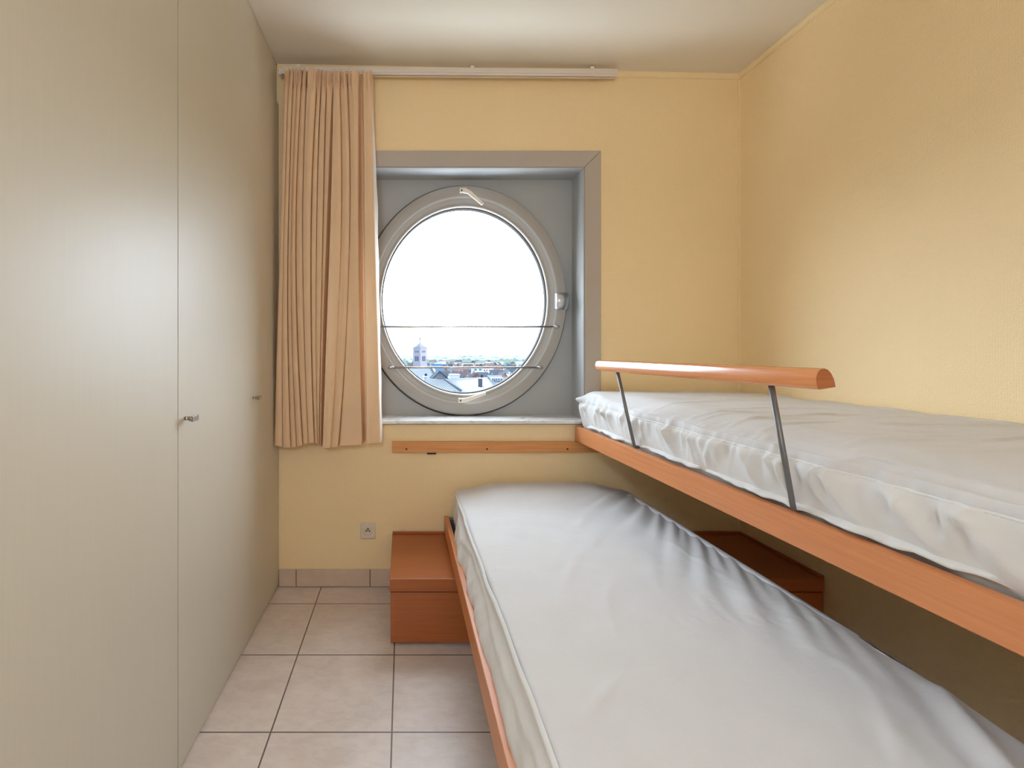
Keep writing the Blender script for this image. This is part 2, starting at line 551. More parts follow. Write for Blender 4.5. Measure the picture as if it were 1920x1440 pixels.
# ================================================================== WARDROBE
XW = -0.626
W = thing('wardrobe', (XW - .3, 0.6, 0), 'tall fitted off-white wardrobe filling the left side, flush doors up to the ceiling', 'wardrobe')
bm = bmesh.new()
box(bm, XL + .004, XW - .0215, -1.20, YB - .003, 0.004, 2.60)
from_bm('carcass', bm, M['gapdark'], W)
bm = bmesh.new()
y0, y1 = -1.20, YB - .003
zt = 2.4225
hexa(bm, [(XW - .0215, y0, zt + .0045), (XW - .010, y0, zt + .0045), (XW - .010, y1, zt + .0045), (XW - .0215, y1, zt + .0045),
          (XW - .0215, y0, zceil(XW) - .004), (XW - .010, y0, zceil(XW) - .004), (XW - .010, y1, zceil(XW) - .004), (XW - .0215, y1, zceil(XW) - .004)])
from_bm('filler_panel', bm, M['laminate'], W)
boxo('plinth', M['laminate'], W, XW - .0215, XW - .006, -1.20, YB - .003, 0.0, 0.016)
doors = [(1.9365, YB - .004), (1.3215, 1.9350), (0.7065, 1.3180), (0.092, 0.7030), (-0.523, 0.0885)]
for i, (a, b) in enumerate(doors):
    d = boxo('door', M['laminate'], W, XW - .020, XW, a, b, 0.016, zt, 0.0008)
    hy = a + 0.040
    if i in (0, 1):
        bm = bmesh.new()
        hz = 0.990
        tube(bm, [(XW - .001, hy, hz), (XW + .012, hy, hz)], [.0055, .0045], 14)
        # flared wedge: narrow neck to a wide flat tip
        s0, s1 = .006, .0215
        p8 = [(XW + .008, hy - s0, hz - .005), (XW + .031, hy - s1, hz - .0085), (XW + .031, hy + s1, hz - .0085), (XW + .008, hy + s0, hz - .005),
              (XW + .008, hy - s0, hz + .005), (XW + .031, hy - s1, hz + .0085), (XW + .031, hy + s1, hz + .0085), (XW + .008, hy + s0, hz + .005)]
        vs = hexa(bm, p8)
        es = list(set(e for v in vs for e in v.link_edges))
        bmesh.ops.bevel(bm, geom=es, offset=.0018, segments=2, affect='EDGES')
        from_bm('knob', bm, M['chrome'], d)

# ================================================================== CURTAIN TRACK + CURTAIN
zt1 = 2.578
TX0, TX1 = PX(528, 2.325), PX(1157.5, 2.325)
def ztrack(x): return zt1 - .012 * (x - TX0) / (TX1 - TX0)
T = thing('curtain_rail', ((TX0 + TX1) / 2, 2.335, 2.56), 'slim white curtain rail just under the ceiling above the window', 'curtain rail')
bm = bmesh.new()
def ybox(x0, x1, y0, y1, dz0, dz1, mi=0):
    hexa(bm, [(x0, y0, ztrack(x0) + dz0), (x1, y0, ztrack(x1) + dz0), (x1, y1, ztrack(x1) + dz0), (x0, y1, ztrack(x0) + dz0),
              (x0, y0, ztrack(x0) + dz1), (x1, y0, ztrack(x1) + dz1), (x1, y1, ztrack(x1) + dz1), (x0, y1, ztrack(x0) + dz1)], mi)
ybox(TX0, TX1, 2.322, 2.350, -.024, 0)
ybox(TX0, TX1, 2.326, 2.331, -.034, -.024)
ybox(TX0, TX1, 2.341, 2.350, -.034, -.024)
from_bm('track', bm, M['track'], T)
for u in (560, 885.5, 1110):
    x = PX(u, 2.325)
    boxo('clip', M['white_plastic'], T, x - .009, x + .009, 2.319, YB - .001, ztrack(x) - .004, ztrack(x) + .009, 0.001)
boxo('end_bracket', M['white_plastic'], T, TX0 - .016, TX0 - .001, 2.328, 2.352, ztrack(TX0) - .036, ztrack(TX0) - .002, 0.002)

CU = thing('curtain', (PX(615, 2.3), 2.30, 0.733), 'pleated tan curtain drawn to the left of the round window', 'curtain')
top = [(535, 544), (545, 552), (553, 560), (561, 568), (569, 577), (579, 597), (598, 604), (606, 613), (615, 626), (628, 637), (640, 650), (654, 673), (681, 697)]
mid = [(526, 534), (534.5, 542), (543, 549), (549.5, 557), (558, 570), (571, 584), (585, 594), (594.5, 605), (605.5, 612), (619, 640), (641, 656), (657, 674), (685, 705)]
bot = [(517, 532), (533, 547), (548, 558), (559, 569), (570.5, 580), (581, 591), (592, 597), (597.5, 600), (600.5, 603), (607, 622), (622.5, 635), (638, 680), (687, 714)]
# valley depth after each fold, at top / middle / bottom
vd = [(.022, .03, .030), (.020, .03, .032), (.022, .028, .030), (.020, .03, .028), (.03, .032, .028), (.025, .036, .03), (.02, .03, .02), (.02, .028, .012), (.022, .05, .05),
      (.02, .012, .002), (.022, .02, .030), (.03, .048, .050)]
fd = [.006, .0, .004, -.002, .003, -.006, .006, .004, .010, -.006, -.004, -.002, -.004]   # how far each fold stands forward
def lerp3(a, b, c, t):
    # t 0 top, 1 bottom; piecewise smooth through the middle (t=.47)
    k = .47
    # quadratic Lagrange
    return a * (t - k) * (t - 1) / (k) + b * t * (t - 1) / (k * (k - 1)) + c * t * (t - k) / (1 - k)
YC = 2.268
def curtain_row(t):
    pts = []
    amp = 0.75 + 0.25 * min(1, t * 3)
    for i in range(13):
        l = lerp3(top[i][0], mid[i][0], bot[i][0], t); r = lerp3(top[i][1], mid[i][1], bot[i][1], t)
        y = YC + fd[i]
        w = r - l
        pts += [(l, y + .008 * amp), (l + .22 * w, y + .0015), (l + .6 * w, y - .002 + .002 * math.sin(3 * t + i)), (r - .08 * w, y + .0015), (r, y + .009 * amp)]
        if i < 12:
            l2 = lerp3(top[i + 1][0], mid[i + 1][0], bot[i + 1][0], t)
            d = lerp3(*vd[i], t) * amp * 1.55
            if i == 11:
                pts += [(r + .8, y + .6 * d), (r + .3 * (l2 - r), y + d), (l2 - .3 * (l2 - r), y + d + .004)]
            else:
                pts += [((r + l2) / 2, y + max(d, .004))]
    return pts
def catmull(pts, n):
    out = []
    P = [pts[0]] + pts + [pts[-1]]
    for i in range(1, len(P) - 2):
        p0, p1, p2, p3 = P[i - 1], P[i], P[i + 1], P[i + 2]
        for k in range(n):
            s = k / n
            out.append(tuple(0.5 * ((2 * p1[d]) + (-p0[d] + p2[d]) * s + (2 * p0[d] - 5 * p1[d] + 4 * p2[d] - p3[d]) * s * s + (-p0[d] + 3 * p1[d] - 3 * p2[d] + p3[d]) * s ** 3) for d in range(2)))
    out.append(pts[-1])
    return out
bm = bmesh.new()
NR = 90
rows = []
ztop, zbot = 2.534, 0.735
edge = []
for j in range(NR + 1):
    t = j / NR
    tt = t
    q = catmull(curtain_row(tt), 4)
    row = []
    n = len(q)
    for i, (u, y) in enumerate(q):
        s = i / (n - 1)
        gather = math.exp(-((t - 0.022) / .02) ** 2)
        y2 = y + gather * 0.010 * math.sin(i * 0.9) + .004 * gather
        x = PX(u, 2.30) + 0.0020 * math.sin(5.0 * t + 9 * s) * math.sin(PI * t) + gather * .004 * math.sin(i * 0.55)
        zt_ = ztop + 0.008 * math.sin(i * .55 + 1) + .004 * math.sin(i * 1.7) - 0.014 * s
        zb_ = zbot - 0.006 * math.sin(3.2 * s * PI + .6) - .006 * math.sin(11 * s)
        row.append(Vector((x, y2, zt_ + (zb_ - zt_) * t)))
    rows.append(row)
    edge.append(row[-1].copy())
grid_mesh(bm, rows)
cur = from_bm('curtain_cloth', bm, M['curtain'], CU, True)
# white edge turned back towards the window
bm = bmesh.new()
P = []
for j in range(NR + 1):
    t = j / NR
    e = edge[j]
    k = min(1.0, max(0.0, (t - .10) / .25))
    wig = .0015 * math.sin(40 * t) * k
    x_out = PX(700 + 14 * t + (3.2 * k), 2.345) + wig
    P.append([e + Vector((0, .0006, 0)), e + Vector((.0015, .006, 0)), e.lerp(Vector((x_out, 2.342, e.z)), .55) + Vector((wig, 0, 0)), Vector((x_out, 2.342, e.z))])
grid_mesh(bm, P)
from_bm('lining_edge', bm, M['lining'], CU, True)
for u in (540, 556, 572, 590, 612, 632, 649, 668, 690):
    x = PX(u, 2.335)
    boxo('glider', M['white_plastic'], CU, x - .004, x + .004, 2.332, 2.3405, 2.515, ztrack(x) - .026)

# ================================================================== BENCH (step box along the back wall)
B = thing('storage_bench', (0.8, 2.14, 0), 'low orange-brown wooden bench box along the wall under the beds', 'bench')
BX0, BX1, BY0, BY1 = -0.052, XR - .004, 1.903, YB - .013
boxo('body', M['wood_bench'], B, BX0 + .001, BX1, BY0 + .003, BY1, 0.012, 0.214, 0.0015)
boxo('plinth', M['black'], B, BX0 + .03, BX1 - .01, BY0 + .03, BY1 - .02, 0.0, 0.012)
boxo('lid', M['wood_bench'], B, BX0 - .002, BX1, BY0 - .002, BY1, 0.219, 0.272, 0.003)
bm = bmesh.new()
box(bm, BX0 - .001, BX1, BY1 - .012, BY1, 0.2722, 0.283, 0.001, 1)
box(bm, BX1 - .012, BX1, BY0, BY1 - .0125, 0.2722, 0.283, 0.001, 1)
from_bm('back_lip', bm, M['wood_bench'], B)

# ================================================================== LEDGER on the back wall
L = thing('wall_batten', (0.7, YB - .012, 0.70), 'narrow wooden batten screwed to the wall below the window sill', 'batten')
bx0, bx1 = PX(735, 2.368), 1.66
boxo('board', M['wood_ledger'], L, bx0, bx1, 2.368, YB - .001, 0.677, 0.7315, 0.0015)
for u in (762, 913, 1064):
    bm = bmesh.new()
    c = at(u, 842, 2.368)
    cyl(bm, (c.x, 2.3685, c.z), (0, -1, 0), 0.0052, 0.0012, 14)
    cyl(bm, (c.x, 2.3674, c.z), (0, -1, 0), 0.0028, 0.0007, 8)
    from_bm('screw', bm, M['screw'], L)
xk = PX(809, 2.372)
bm = bmesh.new()
box(bm, xk - .023, xk + .023, 2.366, 2.385, 0.6695, 0.677, 0.003, 2)
from_bm('clip', bm, M['black'], L)

# ================================================================== BEDS
def railx_up(y): return 0.855 + 0.0236 * (2.37 - y)
def slant_box(bm, fx0, fx1, y0, y1, z0, z1, bev=0.002):
    p8 = [(fx0(y0), y0, z0), (fx1(y0), y0, z0), (fx1(y1), y1, z0), (fx0(y1), y1, z0),
          (fx0(y0), y0, z1), (fx1(y0), y0, z1), (fx1(y1), y1, z1), (fx0(y1), y1, z1)]
    vs = hexa(bm, p8)
    if bev:
        es = list(set(e for v in vs for e in v.link_edges))
        bmesh.ops.bevel(bm, geom=es, offset=bev, segments=2, affect='EDGES')

UZ0, UZ1 = 0.7395, 0.811
U = thing('upper_bunk', (1.27, 1.3, UZ0), 'upper bunk bed with orange wooden side board, fixed along the right wall', 'bunk bed')
bm = bmesh.new(); slant_box(bm, railx_up, lambda y: railx_up(y) + .024, 0.33, 2.366, UZ0, UZ1)
from_bm('side_board', bm, M['wood_y'], U)
boxo('side_board', M['wood_y'], U, XR - .030, XR - .006, 0.33, 2.366, UZ0, UZ1, 0.002)
bm = bmesh.new(); slant_box(bm, lambda y: railx_up(y) + .0245, lambda y: XR - .0305, 0.33, 0.354, UZ0 + .004, UZ1)
from_bm('end_board', bm, M['wood_x'], U)
bm = bmesh.new(); slant_box(bm, lambda y: railx_up(y) + .0245, lambda y: XR - .0305, 2.342, 2.365, UZ0 + .004, UZ1 - .002)
from_bm('end_board', bm, M['steel_grey'], U)
bm = bmesh.new(); slant_box(bm, lambda y: railx_up(y) + .0245, lambda y: XR - .0305, 0.3545, 2.3415, UZ0 + .010, UZ0 + .030)
from_bm('base_board', bm, M['underside'], U)
# guard rail
G = bpy.data.objects.new('guard_rail', None); link(G, U)
G.location = Vector((railx_up(1.45), 1.45, UZ1)) - wloc(U)
def bar_c(y): return 0.8155 - .0425 * (y - 1.81)
A = Vector((bar_c(1.952), 1.952, 1.1065)); Bp = Vector((bar_c(0.955), 0.955, 1.1065))
lean = math.radians(9)
def dprof(A_):
    pts = []
    w, h = .0185, .041
    # flat base, bulging rounded top with a sharper back corner
    raw = [(w, 0.0), (w * 1.0, h * .22), (w * .93, h * .45), (w * .74, h * .72), (w * .45, h * .91), (w * .1, h * 1.0), (-w * .3, h * .985), (-w * .64, h * .88), (-w * .88, h * .68), (-w, h * .42), (-w * 1.0, h * .18), (-w * .93, h * .05), (-w * .8, 0.0)]
    for x, z in raw:
        xr = x * math.cos(lean) - z * math.sin(lean)
        zr = x * math.sin(lean) + z * math.cos(lean)
        pts.append(A_ + Vector((xr, 0, zr)))
    return pts
bm = bmesh.new()
P = [dprof(A), dprof(A + (Bp - A) * .02), dprof(A + (Bp - A) * .98), dprof(Bp)]
for row, s in ((P[0], .92), (P[3], .992)):
    c = sum(row, Vector()) / len(row)
    for k in range(len(row)): row[k] = c + (row[k] - c) * s
V = grid_mesh(bm, [r + [r[0]] for r in P])
bmesh.ops.remove_doubles(bm, verts=bm.verts, dist=1e-6)
bm.verts.ensure_lookup_table()
bm.edges.ensure_lookup_table()
bes = [e for e in bm.edges if e.is_boundary]
bmesh.ops.contextual_create(bm, geom=[e for e in bes if all(v.co.y > 1.9 for v in e.verts)])
bmesh.ops.contextual_create(bm, geom=[e for e in bes if all(v.co.y < 1.0 for v in e.verts)])
hr = from_bm('handrail', bm, [M['wood_bar'], M['end_grain_shade']], G)
for f in hr.data.polygons:
    f.use_smooth = len(f.vertices) == 4
    if len(f.vertices) > 4: f.material_index = 1
md = hr.modifiers.new('b', 'EDGE_SPLIT'); md.split_angle = math.radians(40)
for y in (1.81, 1.093):
    bm = bmesh.new()
    xb = railx_up(y) + .013
    tube(bm, [(bar_c(y), y, 1.112), (xb, y, UZ1 + .0105), (xb + .006, y, UZ1 + .0068), (xb + .022, y, UZ1 + .0068), (xb + .05, y - .004, UZ1 + .0068)], .0062, 12)
    from_bm('support_rod', bm, M['steel_grey'], G)

LX0, LX1 = 0.2045, 1.115
LZ0, LZ1 = 0.2855, 0.365
D = thing('lower_bed', (0.66, 1.3, 0), 'lower pull-out bed with orange wooden side board, standing on tiled floor', 'bed')
boxo('side_board', M['wood_y'], D, LX0, LX0 + .022, 0.30, 2.366, LZ0, LZ1, 0.0025)
boxo('side_board', M['wood_y'], D, LX1 - .022, LX1, 0.30, 2.366, LZ0, LZ1, 0.0025)
boxo('end_board', M['wood_x'], D, LX0 + .0225, LX1 - .0225, 0.30, 0.322, LZ0, LZ1, 0.002)
boxo('end_board', M['steel_grey'], D, LX0 + .0225, LX1 - .0225, 2.33, 2.36, LZ0, LZ1 - .006, 0.002)
boxo('base_board', M['steel_grey'], D, LX0 + .0225, LX1 - .0225, 0.3225, 2.3295, LZ0 + .004, LZ0 + .022)
boxo('underbed_light_block', M['underside'], D, 0.305, 0.318, 0.34, 1.88, 0.002, LZ0 + .0038)  # unseen panel added to stop light leaking through under the bed
for x in (0.345, 1.04):
    for y in (0.42, 1.62):
        boxo('leg', M['steel_grey'], D, x - .02, x + .02, y - .02, y + .02, 0.0, LZ0 + .0038, 0.002)

# ------------------------------------------------------------------ mattresses
def smooth01(t):
    t = min(1.0, max(0.0, t)); return t * t * (3 - 2 * t)
def vnoise(rng, n):
    """smooth 1-D noise on [0,1] with n knots"""
    k = np.array([rng.uniform(-1, 1) for _ in range(n + 3)])
    def f(t):
        t = min(.9999, max(0, t)) * n
        i = int(t); s = t - i; s = s * s * (3 - 2 * s)
        return k[i] * (1 - s) + k[i + 1] * s
    return f

def mattress_faces(x0, x1, y0, y1, z0, z1, r, nx, ny, nz):
    """surface points of a rounded box, face by face; returns list of (grid, face key)"""
    def sp(a, b, n, ends=True):
        # denser toward both ends
        out = []
        for i in range(n + 1):
            t = i / n
            t = t + 0.10 * math.sin(2 * PI * t) * -1 if ends else t
            out.append(a + (b - a) * t)
        return out
    X, Y, Z = sp(x0, x1, nx), sp(y0, y1, ny, False), sp(z0, z1, nz)
    def rnd(p):
        q = Vector((min(max(p[0], x0 + r), x1 - r), min(max(p[1], y0 + r), y1 - r), min(max(p[2], z0 + r), z1 - r)))
        d = Vector(p) - q
        n = d.normalized()
        return q + n * r, n
    faces = []
    faces.append(('top', [[rnd((x, y, z1)) for x in X] for y in Y]))
    faces.append(('left', [[rnd((x0, y, z)) for z in Z] for y in Y]))
    faces.append(('right', [[rnd((x1, y, z)) for z in Z] for y in Y]))
    faces.append(('far', [[rnd((x, y1, z)) for z in Z] for x in X]))
    faces.append(('near', [[rnd((x, y0, z)) for z in Z] for x in X]))
    faces.append(('bottom', [[rnd((x, y, z0)) for x in X[::10] + [X[-1]]] for y in Y[::10] + [Y[-1]]]))
    return faces

def build_mattress(parent, dims, disp, seam, cover_mat, skirt_mat):
    bms = {'cover': bmesh.new(), 'skirt': bmesh.new()}
    for key, grid in mattress_faces(*dims):
        Pg = [[disp(p, n, key) for p, n in row] for row in grid]
        Pz = [[p.z for p, n in row] for row in grid]
        vt = {'cover': {}, 'skirt': {}}
        def vert(w, i, j):
            d = vt[w]
            if (i, j) not in d: d[(i, j)] = bms[w].verts.new(Pg[i][j])
            return d[(i, j)]
        for i in range(len(Pg) - 1):
            for j in range(len(Pg[0]) - 1):
                zc = (Pz[i][j] + Pz[i + 1][j] + Pz[i][j + 1] + Pz[i + 1][j + 1]) / 4
                w = 'cover' if zc > seam else 'skirt'
                f = bms[w].faces.new((vert(w, i, j), vert(w, i, j + 1), vert(w, i + 1, j + 1), vert(w, i + 1, j)))
                f.smooth = True
    for w in bms:
        bmesh.ops.remove_doubles(bms[w], verts=bms[w].verts, dist=0.0002)
    a = from_bm('sheet_top', bms['cover'], cover_mat, parent, True)
    b = from_bm('sheet_side', bms['skirt'], skirt_mat, parent, True)
    return a, b

rng = random.Random(3)
n1, n2, n3, n4, n5 = [vnoise(rng, k) for k in (9, 17, 40, 70, 26)]

# ---- lower mattress
LM = thing('mattress', (0.67, 1.34, LZ0 + .022), 'lower mattress in a wrinkled white fitted sheet, on the pull-out bed', 'mattress')
lx0, lx1, ly0, ly1, lz0, lz1 = 0.254, 1.092, 0.33, 2.352, 0.309, 0.502
folds = []   # start (x,y) on the right edge, heading down-left
for (ys, ang, ln, wd, am) in [(2.20, 232, .42, .016, .006), (2.08, 236, .50, .018, .008), (1.97, 238, .46, .014, .007), (1.87, 240, .62, .018, .010), (1.80, 243, .45, .012, .006), (1.72, 243, .66, .017, .010),
                              (1.63, 244, .52, .014, .008), (1.54, 245, .58, .017, .009), (1.45, 247, .42, .014, .006), (1.36, 248, .48, .018, .008), (1.26, 250, .40, .016, .006), (1.14, 250, .36, .018, .005), (0.98, 252, .40, .025, .006),
                              (2.27, 200, .45, .014, .005), (2.27, 212, .50, .014, .005), (2.26, 222, .50, .014, .006), (2.28, 190, .35, .010, .004)]:
    a = math.radians(ang)
    folds.append((1.065 if ang > 225 else 1.05, ys, math.cos(a), math.sin(a), ln, wd, am))
soft = []
for _ in range(26):
    a = math.radians(rng.uniform(225, 285))
    soft.append((rng.uniform(.35, .98), rng.uniform(.75, 2.1), math.cos(a), math.sin(a), rng.uniform(.10, .28), rng.uniform(.010, .022), rng.uniform(.0014, .0042)))
def lower_disp(p, n, key):
    q = p.copy()
    fx = (p.x - lx0) / (lx1 - lx0); fy = (p.y - ly0) / (ly1 - ly0)
    topw = smooth01((p.z - (lz1 - .05)) / .05)
    if key == 'bottom': return q
    # crown
    ex = max(0, 1 - abs(2 * fx - 1) ** 3); ey = max(0, 1 - abs(2 * fy - 1) ** 9)
    crown = .006 * ex * ey
    far = smooth01((p.y - 2.02) / .28) * smooth01((fx - .0) / .3) * (1 - smooth01((fx - .74) / .26)) * .036
    q.z += topw * (crown + far)
    # folds
    h = 0.0
    for (sx, sy, dx, dy, ln, wd, am) in folds:
        rx, ry = p.x - sx, p.y - sy
        s = rx * dx + ry * dy
        if s < -.12 or s > ln * 1.15: continue
        d = rx * dy - ry * dx + .03 * (s / ln) ** 2 * (1 if int(sy * 100) % 2 else -1)
        w = wd * (0.9 + 1.1 * max(0, s) / ln)
        fade = smooth01((s + .10) / .12) * (1 - smooth01((s - .15 * ln) / (ln * .9)))
        edge_k = .40 + .60 * smooth01((lx1 - p.x) / .07)
        h += 1.2 * am * edge_k * fade * (math.exp(-(d / w) ** 2) - .45 * math.exp(-((d - 1.6 * w) / w) ** 2))
    for (sx, sy, dx, dy, ln, wd, am) in soft:
        rx, ry = p.x - sx, p.y - sy
        s = rx * dx + ry * dy
        if abs(s) > ln: continue
        d = rx * dy - ry * dx
        h += am * (1 - (s / ln) ** 2) ** 2 * math.exp(-(d / wd) ** 2)
    h += .0014 * n5(fy) * math.sin(fx * 9 + 3 * n1(fy)) + .0010 * math.sin(23 * p.x + 5 * n2(fy)) * n2(1 - fy)
    # row of tiny tacks across the near half
    # a rolled flap at the near right corner
    rx, ry = p.x - 1.085, p.y - .945
    sf = rx * -.45 + ry * -.893; df = rx * -.893 + ry * .45
    if -.03 < sf < .5: h += .010 * smooth01((sf + .03) / .05) * (math.exp(-((df - .012) / .016) ** 2) - .6 * math.exp(-((df - .05) / .022) ** 2))
    bnd = math.exp(-((p.y - 1.19) / .010) ** 2) * smooth01((fx - .3) / .2)
    h += bnd * .0018 * math.sin(p.x * 190)
    q.z += topw * h
    # left side: the sheet slopes out to the side board and tucks in behind it in waves
    lw = 1 - smooth01((p.x - lx0) / .03)
    if lw > 0:
        dn = smooth01((lz1 - .006 - p.z) / .125)
        mid_ = 1 - .85 * smooth01((p.y - 2.02) / .22)
        q.x -= lw * dn * (.0335 + .004 * n3(fy) + .003 * n1(fy)) * mid_
        q.x += lw * max(0, .366 - p.z) * .55 * mid_
        # soft horizontal crease and sagging gathers
        if p.z > .35:
            q.x -= lw * .006 * math.exp(-((p.z - .445 + .020 * n1(fy)) / .011) ** 2) * (1 - smooth01((p.y - 2.2) / .1))
            q.x += lw * .0022 * n4(fy + (p.z - .4) * .5) * dn
            q.x += lw * .0055 * n5(fy - (p.z - .4) * .9) * dn
    if key == 'right' or fx > .95:
        q.x += .004 * n3(fy) * (1 - topw)
    if key == 'far':
        q.y -= 0.004 * n2(fx)
    # right edge dips and swells a little
    if fx > .8:
        q.z += topw * smooth01((fx - .8) / .2) * (.0015 * n2(fy))
        if p.y < 1.0:
            q.x -= .05 * smooth01((1.0 - p.y) / .5) * smooth01((fx - .7) / .3) * .6
    return q
build_mattress(LM, (lx0, lx1, ly0, ly1, lz0, lz1, .015, 130, 240, 30), lower_disp, lz1 - .018, M['sheet'], M['skirt_solid'])
# piping fold along the left top edge, and the elastic edging strip along the right edge
bm = bmesh.new()
P = []
for i in range(221):
    y = .345 + (2.30 - .345) * i / 220
    fy = (y - ly0) / (ly1 - ly0)
    x = lx0 + .001 + .003 * n2(fy) - .004 * math.sin(PI * fy)
    z = lz1 - .012 + .004 * n1(fy) + .002 * n3(fy)
    P.append([Vector((x + .003, y, z + .009)), Vector((x - .004, y, z + .006)), Vector((x - .0065, y, z)), Vector((x - .004, y, z - .005)), Vector((x + .003, y, z - .007))])
grid_mesh(bm, P)
from_bm('piping', bm, M['skirt_solid'], LM, True)
bm = bmesh.new()
P = []
for i in range(161):
    y = 1.02 + (2.285 - 1.02) * i / 160
    fy = (y - ly0) / (ly1 - ly0)
    c = Vector((lx1 - .012 + .0015 * n1(fy), y, lz1 + .002 + .001 * n1(1 - fy)))
    k = smooth01((y - 1.02) / .5)
    e2 = smooth01((2.285 - y) / .12)
    wob = .003 * n2(fy)
    P.append([Vector((c.x - .022 * k - wob, y, c.z - .010)), Vector((c.x - .020 * k - wob, y, c.z + .0035 * k * e2)), Vector((c.x - .006, y, c.z + .0055 * k * e2)), Vector((c.x + .010, y, c.z - .001)), Vector((c.x + .0165, y, c.z - .012)), Vector((c.x + .010, y, c.z - .035))])
grid_mesh(bm, P)
from_bm('edging_strip', bm, M['edging'], LM, True)

# ---- upper mattress
UM = thing('mattress', (1.28, 1.34, UZ0 + .030), 'upper mattress in a white sheet with gathered sides, on the upper bunk', 'mattress')
ux0, ux1, uy0, uy1, uz0, uz1 = 0.905, XR - .006, 0.36, 2.350, UZ0 + .0305, 0.984
seam = 0.927
cross = []
for _ in range(46):
    cross.append((rng.uniform(1.0, 1.62), rng.uniform(.8, 2.25), rng.uniform(-.35, .35), rng.uniform(.12, .34), rng.uniform(.006, .013), rng.uniform(.002, .0055)))
gat = []
for _ in range(120):
    gat.append((rng.uniform(.5, 2.32), rng.uniform(-.25, .55), rng.uniform(.006, .016), rng.uniform(.0015, .0065), rng.uniform(.035, .11)))
big = [(1.30, .55, .022, .010, .15), (1.16, .35, .018, .009, .13), (1.05, .6, .02, .008, .13), (.93, .7, .025, .009, .14), (1.62, .3, .02, .008, .12), (1.84, .1, .02, .006, .1), (2.05, .15, .02, .006, .1), (.80, .5, .03, .01, .15), (1.45, .4, .02, .006, .11)]
def upper_disp(p, n, key):
    q = p.copy()
    if key == 'bottom': return q
    fx = (p.x - ux0) / (ux1 - ux0); fy = (p.y - uy0) / (uy1 - uy0)
    topw = smooth01((p.z - (uz1 - .04)) / .04)
    q.z += topw * .005 * max(0, 1 - abs(2 * fx - 1) ** 3)
    # near edge of the top slopes down towards the aisle
    q.z -= topw * .026 * (1 - smooth01(fx / .16)) * (1 - smooth01((p.y - 2.0) / .3))
    q.z += topw * .004 * n2(fy) * (1 - smooth01(fx / .25))
    h = 0
    for (cx, cy, sl, ln, wd, am) in cross:
        rx, ry = p.x - cx, p.y - cy - sl * (p.x - cx)
        if abs(rx) > ln: continue
        h += am * (1 - (rx / ln) ** 2) ** 2 * math.exp(-(ry / wd) ** 2)
    h += .002 * math.sin(p.y * 21 + 3 * n1(fx)) * n2(fy)
    q.z += topw * h
    # ruffle where the sheet meets the wall
    if fx > .93: q.z += topw * .004 * n3(fy)
    leftw = 1 - smooth01((p.x - ux0) / .05)
    if leftw > 0:
        hgt = (p.z - uz0)
        bz = (uz1 - p.z) / (uz1 - uz0)          # 0 top .. 1 bottom
        lean_x = 0.0236 * (2.37 - p.y) - .004
        q.x += lean_x * leftw
        # puff: bulges just under the seam, drawn in at the foot
        q.x += leftw * (-.020 * math.sin(PI * min(1, bz * 1.05)) + .012 * smooth01((bz - .75) / .25))
        below = smooth01((seam + .006 - p.z) / .02)
        g_ = 0
        for (gy, sl, wd, am, ln) in gat:
            d = p.y - gy - sl * (seam - p.z)
            if abs(d) > 4 * wd: continue
            s = (seam - p.z) / ln
            g_ += am * math.exp(-(d / wd) ** 2) * max(0, 1 - max(0, s)) 
        for (gy, sl, wd, am, ln) in big:
            d = p.y - gy + sl * (uz1 - p.z)
            if abs(d) > 4 * wd: continue
            g_ += am * math.exp(-(d / wd) ** 2) * math.sin(PI * min(1, max(0, (uz1 + .01 - p.z) / (ln + .05))))
        q.x -= leftw * g_ * 1.7 * (.22 + .78 * below)
        # stitched groove on the seam
        q.x += leftw * .0035 * math.exp(-((p.z - seam) / .004) ** 2)
        # terry band edge ripples
        q.x += leftw * (1 - below) * (.003 * n4(fy) + .004 * n2(fy))
        q.x += leftw * below * (.004 * n5(fy + .4 * (seam - p.z)) + .003 * n4(1 - fy - .5 * (seam - p.z)))
        # foot of the sheet waves over the board
        q.x += leftw * smooth01((bz - .6) / .4) * .006 * n3(fy)
        # pointed corner at the far end
        ear = math.exp(-((p.y - 2.335) / .028) ** 2) * math.exp(-((p.z - .950) / .016) ** 2)
        ear2 = math.exp(-((p.y - 2.335) / .045) ** 2) * math.exp(-((p.z - .925) / .05) ** 2)
        q.x -= leftw * (.034 * ear + .016 * ear2)
    # far-left corner of the top is rounded off
    if p.y > 2.2 and fx < .12:
        q.z -= topw * .010 * smooth01((p.y - 2.2) / .15) * (1 - smooth01(fx / .05))
    return q
build_mattress(UM, (ux0, ux1, uy0, uy1, uz0, uz1, .017, 90, 330, 44), upper_disp, seam, M['sheet'], M['skirt'])
# gathered seam line
bm = bmesh.new()
P = []
for i in range(700):
    y = .40 + (2.325 - .40) * i / 699
    c = upper_disp(Vector((ux0, y, seam)), Vector((-1, 0, 0)), 'left')
    r = .0012 + .0011 * math.sin(i * 1.9) * (0.6 + .4 * math.sin(i * .37))
    c.x -= .0015
    P.append([c + Vector((.003, 0, .0042)), c + Vector((-r, 0, .0018)), c + Vector((-r, 0, -.0018)), c + Vector((.003, 0, -.0042))])
grid_mesh(bm, P)
from_bm('seam', bm, M['skirt_solid'], UM, True)
